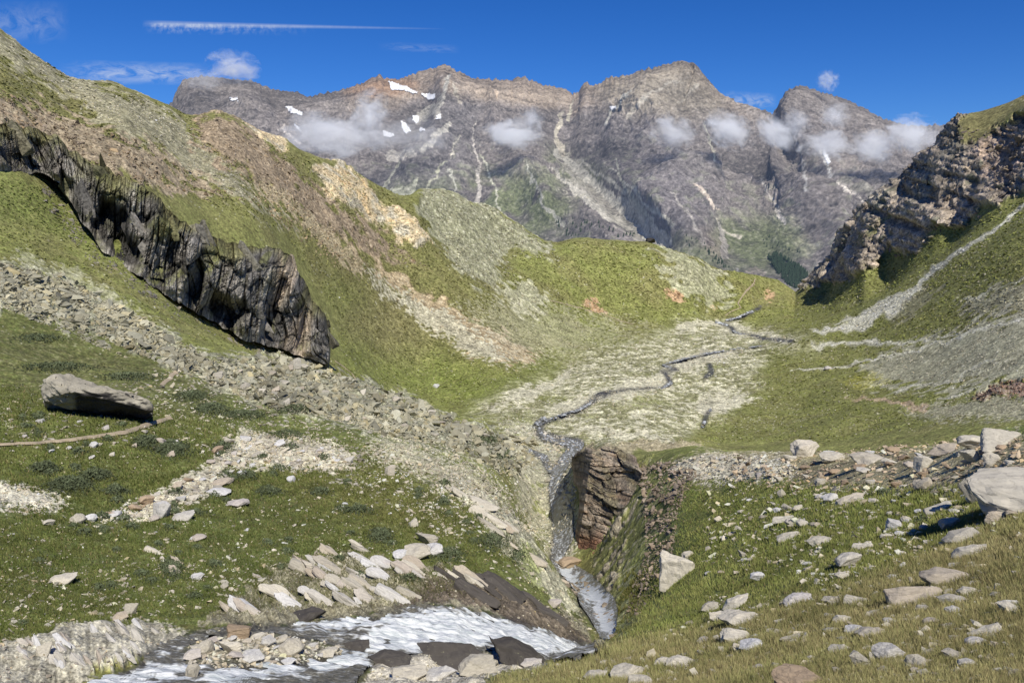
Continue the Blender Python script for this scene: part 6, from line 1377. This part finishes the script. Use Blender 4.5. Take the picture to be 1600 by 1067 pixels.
# high ice clouds and the old vapour trail: thin sheets at height
def sheet(name, corners, r, dens, kind, lab):
    n1, n2_ = 60, 12; c = [place(x, y, r) for x, y in corners]; V = []; UV = []
    for i in range(n1 + 1):
        for j in range(n2_ + 1):
            a = i / n1; b = j / n2_; V.append((c[0] * (1 - a) + c[1] * a) * (1 - b) + (c[3] * (1 - a) + c[2] * a) * b); UV.append((a, b, 0))
    idx = np.arange((n1 + 1) * (n2_ + 1)).reshape(n1 + 1, n2_ + 1); f = np.stack([idx[:-1, :-1], idx[1:, :-1], idx[1:, 1:], idx[:-1, 1:]], -1).reshape(-1, 4)
    m = N(name); uv = m.n('ShaderNodeVertexColor', layer_name='place').outputs[0]; sx = m.n('ShaderNodeSeparateColor', ins={0: uv}); u, v = sx.outputs[0], sx.outputs[1]
    if kind == 'trail':
        st = m.n('ShaderNodeVectorMath', operation='MULTIPLY', ins={0: uv, 1: (60, 3, 1)}).outputs[0]; n = m.noise(st, 1.0, 4, .6)
        core = m.math('SUBTRACT', 1.0, m.math('ABSOLUTE', m.math('DIVIDE', m.math('SUBTRACT', v, .42), m.maprange(u, 0, 1, .20, .05))), clamp=True)
        fr = m.math('MULTIPLY', m.math('MULTIPLY', m.ramp(v, [(.35, 0), (.5, 1), (.95, 0)]), m.ramp(n, [(.42, 0), (.62, 1)])), m.maprange(u, .55, .25, 0, 1)); fr = m.math('MAXIMUM', fr, 0.0)
        al = m.math('ADD', m.math('MULTIPLY', core, .8), m.math('MULTIPLY', fr, .6)); al = m.math('MULTIPLY', al, m.ramp(u, [(0, 0), (.06, 1), (.5, .8), (1, 0)])); al = m.math('MULTIPLY', al, m.math('ADD', .55, m.math('MULTIPLY', n, .7)))
    else:
        st = m.n('ShaderNodeVectorMath', operation='MULTIPLY', ins={0: uv, 1: (5, 2.2, 1)}).outputs[0]; n = m.noise(st, 1.3, 7, .68, .7)
        e = m.math('MULTIPLY', m.ramp(u, [(0, 0), (.3, 1), (.75, 1), (1, 0)]), m.ramp(v, [(0, 0), (.45, 1), (.6, 1), (1, 0)])); al = m.math('MULTIPLY', e, m.ramp(n, [(.38, 0), (.72, 1)]))
    al = m.math('MULTIPLY', al, dens, clamp=True)
    em = m.n('ShaderNodeEmission', ins={'Color': (.80,.88,1,1), 'Strength': .85}); tr = m.n('ShaderNodeBsdfTransparent')  # sunlit brightness of the thin sheets given as emission
    mm = m.out(m.n('ShaderNodeMixShader', ins={0: al, 1: tr.outputs[0], 2: em.outputs[0]}).outputs[0])
    o = link(name, raw_mesh(name, np.array(V), f, True, {'place': np.array(UV)}, mm)); tag(o, lab, 'cloud'); o.visible_shadow = True
    return o
sheet('vapour_trail', [(222,24),(700,34),(700,62),(222,56)], 30000, .62, 'trail', 'long feathered vapour trail high across the blue sky')
sheet('cirrus_cloud', [(90,92),(330,98),(330,134),(90,134)], 30000, .75, 'c', 'flat white cirrus streak left above the leftmost far mountain')
sheet('cirrus_cloud', [(-60,0),(110,0),(110,70),(-60,74)], 30000, .28, 'c', 'faint cirrus haze in the upper left corner of the sky')
sheet('cirrus_cloud', [(1120,140),(1215,146),(1215,170),(1120,172)], 30000, .6, 'c', 'short white cirrus streak between the two highest far peaks')
sheet('cirrus_cloud', [(590,64),(720,70),(720,86),(590,80)], 30000, .2, 'c', 'very thin short streak below the end of the vapour trail')
print('all done', len(bpy.data.objects))
# ------------------------------------------------------------------ light and sky
SUN_AZ = math.radians(180 - 17); SUN_EL = math.radians(50)   # compass from +Y clockwise
w = bpy.data.worlds.new("World"); sc.world = w; w.use_nodes = True
nt = w.node_tree; bg = nt.nodes['Background']; sky = nt.nodes.new('ShaderNodeTexSky')
sky.sky_type = 'NISHITA'; sky.sun_disc = False; sky.sun_elevation = SUN_EL; sky.sun_rotation = SUN_AZ
sky.altitude = 2400; sky.air_density = 1.0; sky.dust_density = .3; sky.ozone_density = 2.0
hs = nt.nodes.new('ShaderNodeHueSaturation'); hs.inputs['Saturation'].default_value = 1.35; hs.inputs['Value'].default_value = 1.0
gm = nt.nodes.new('ShaderNodeMix'); gm.data_type = 'RGBA'; gm.blend_type = 'MULTIPLY'; gm.inputs[0].default_value = 1; gm.inputs[7].default_value = (.48, .72, 1.14, 1)
nt.links.new(sky.outputs[0], hs.inputs['Color']); nt.links.new(hs.outputs[0], gm.inputs[6]); nt.links.new(gm.outputs[2], bg.inputs[0]); bg.inputs[1].default_value = SKY_STR
sd = bpy.data.lights.new('sun', 'SUN'); sun = bpy.data.objects.new('sun', sd); COL.objects.link(sun)
sd.energy = SUN_STR; sd.angle = math.radians(.5); sd.color = (1, .94, .83)
from mathutils import Vector
dv = Vector((math.sin(SUN_AZ) * math.cos(SUN_EL), math.cos(SUN_AZ) * math.cos(SUN_EL), math.sin(SUN_EL)))
sun.rotation_euler = dv.to_track_quat('Z', 'Y').to_euler()
sc.view_settings.view_transform = 'Standard'; sc.view_settings.look = 'None'; sc.view_settings.exposure = 0
sc.cycles.volume_bounces = 3; sc.cycles.max_bounces = 8; sc.cycles.transparent_max_bounces = 24
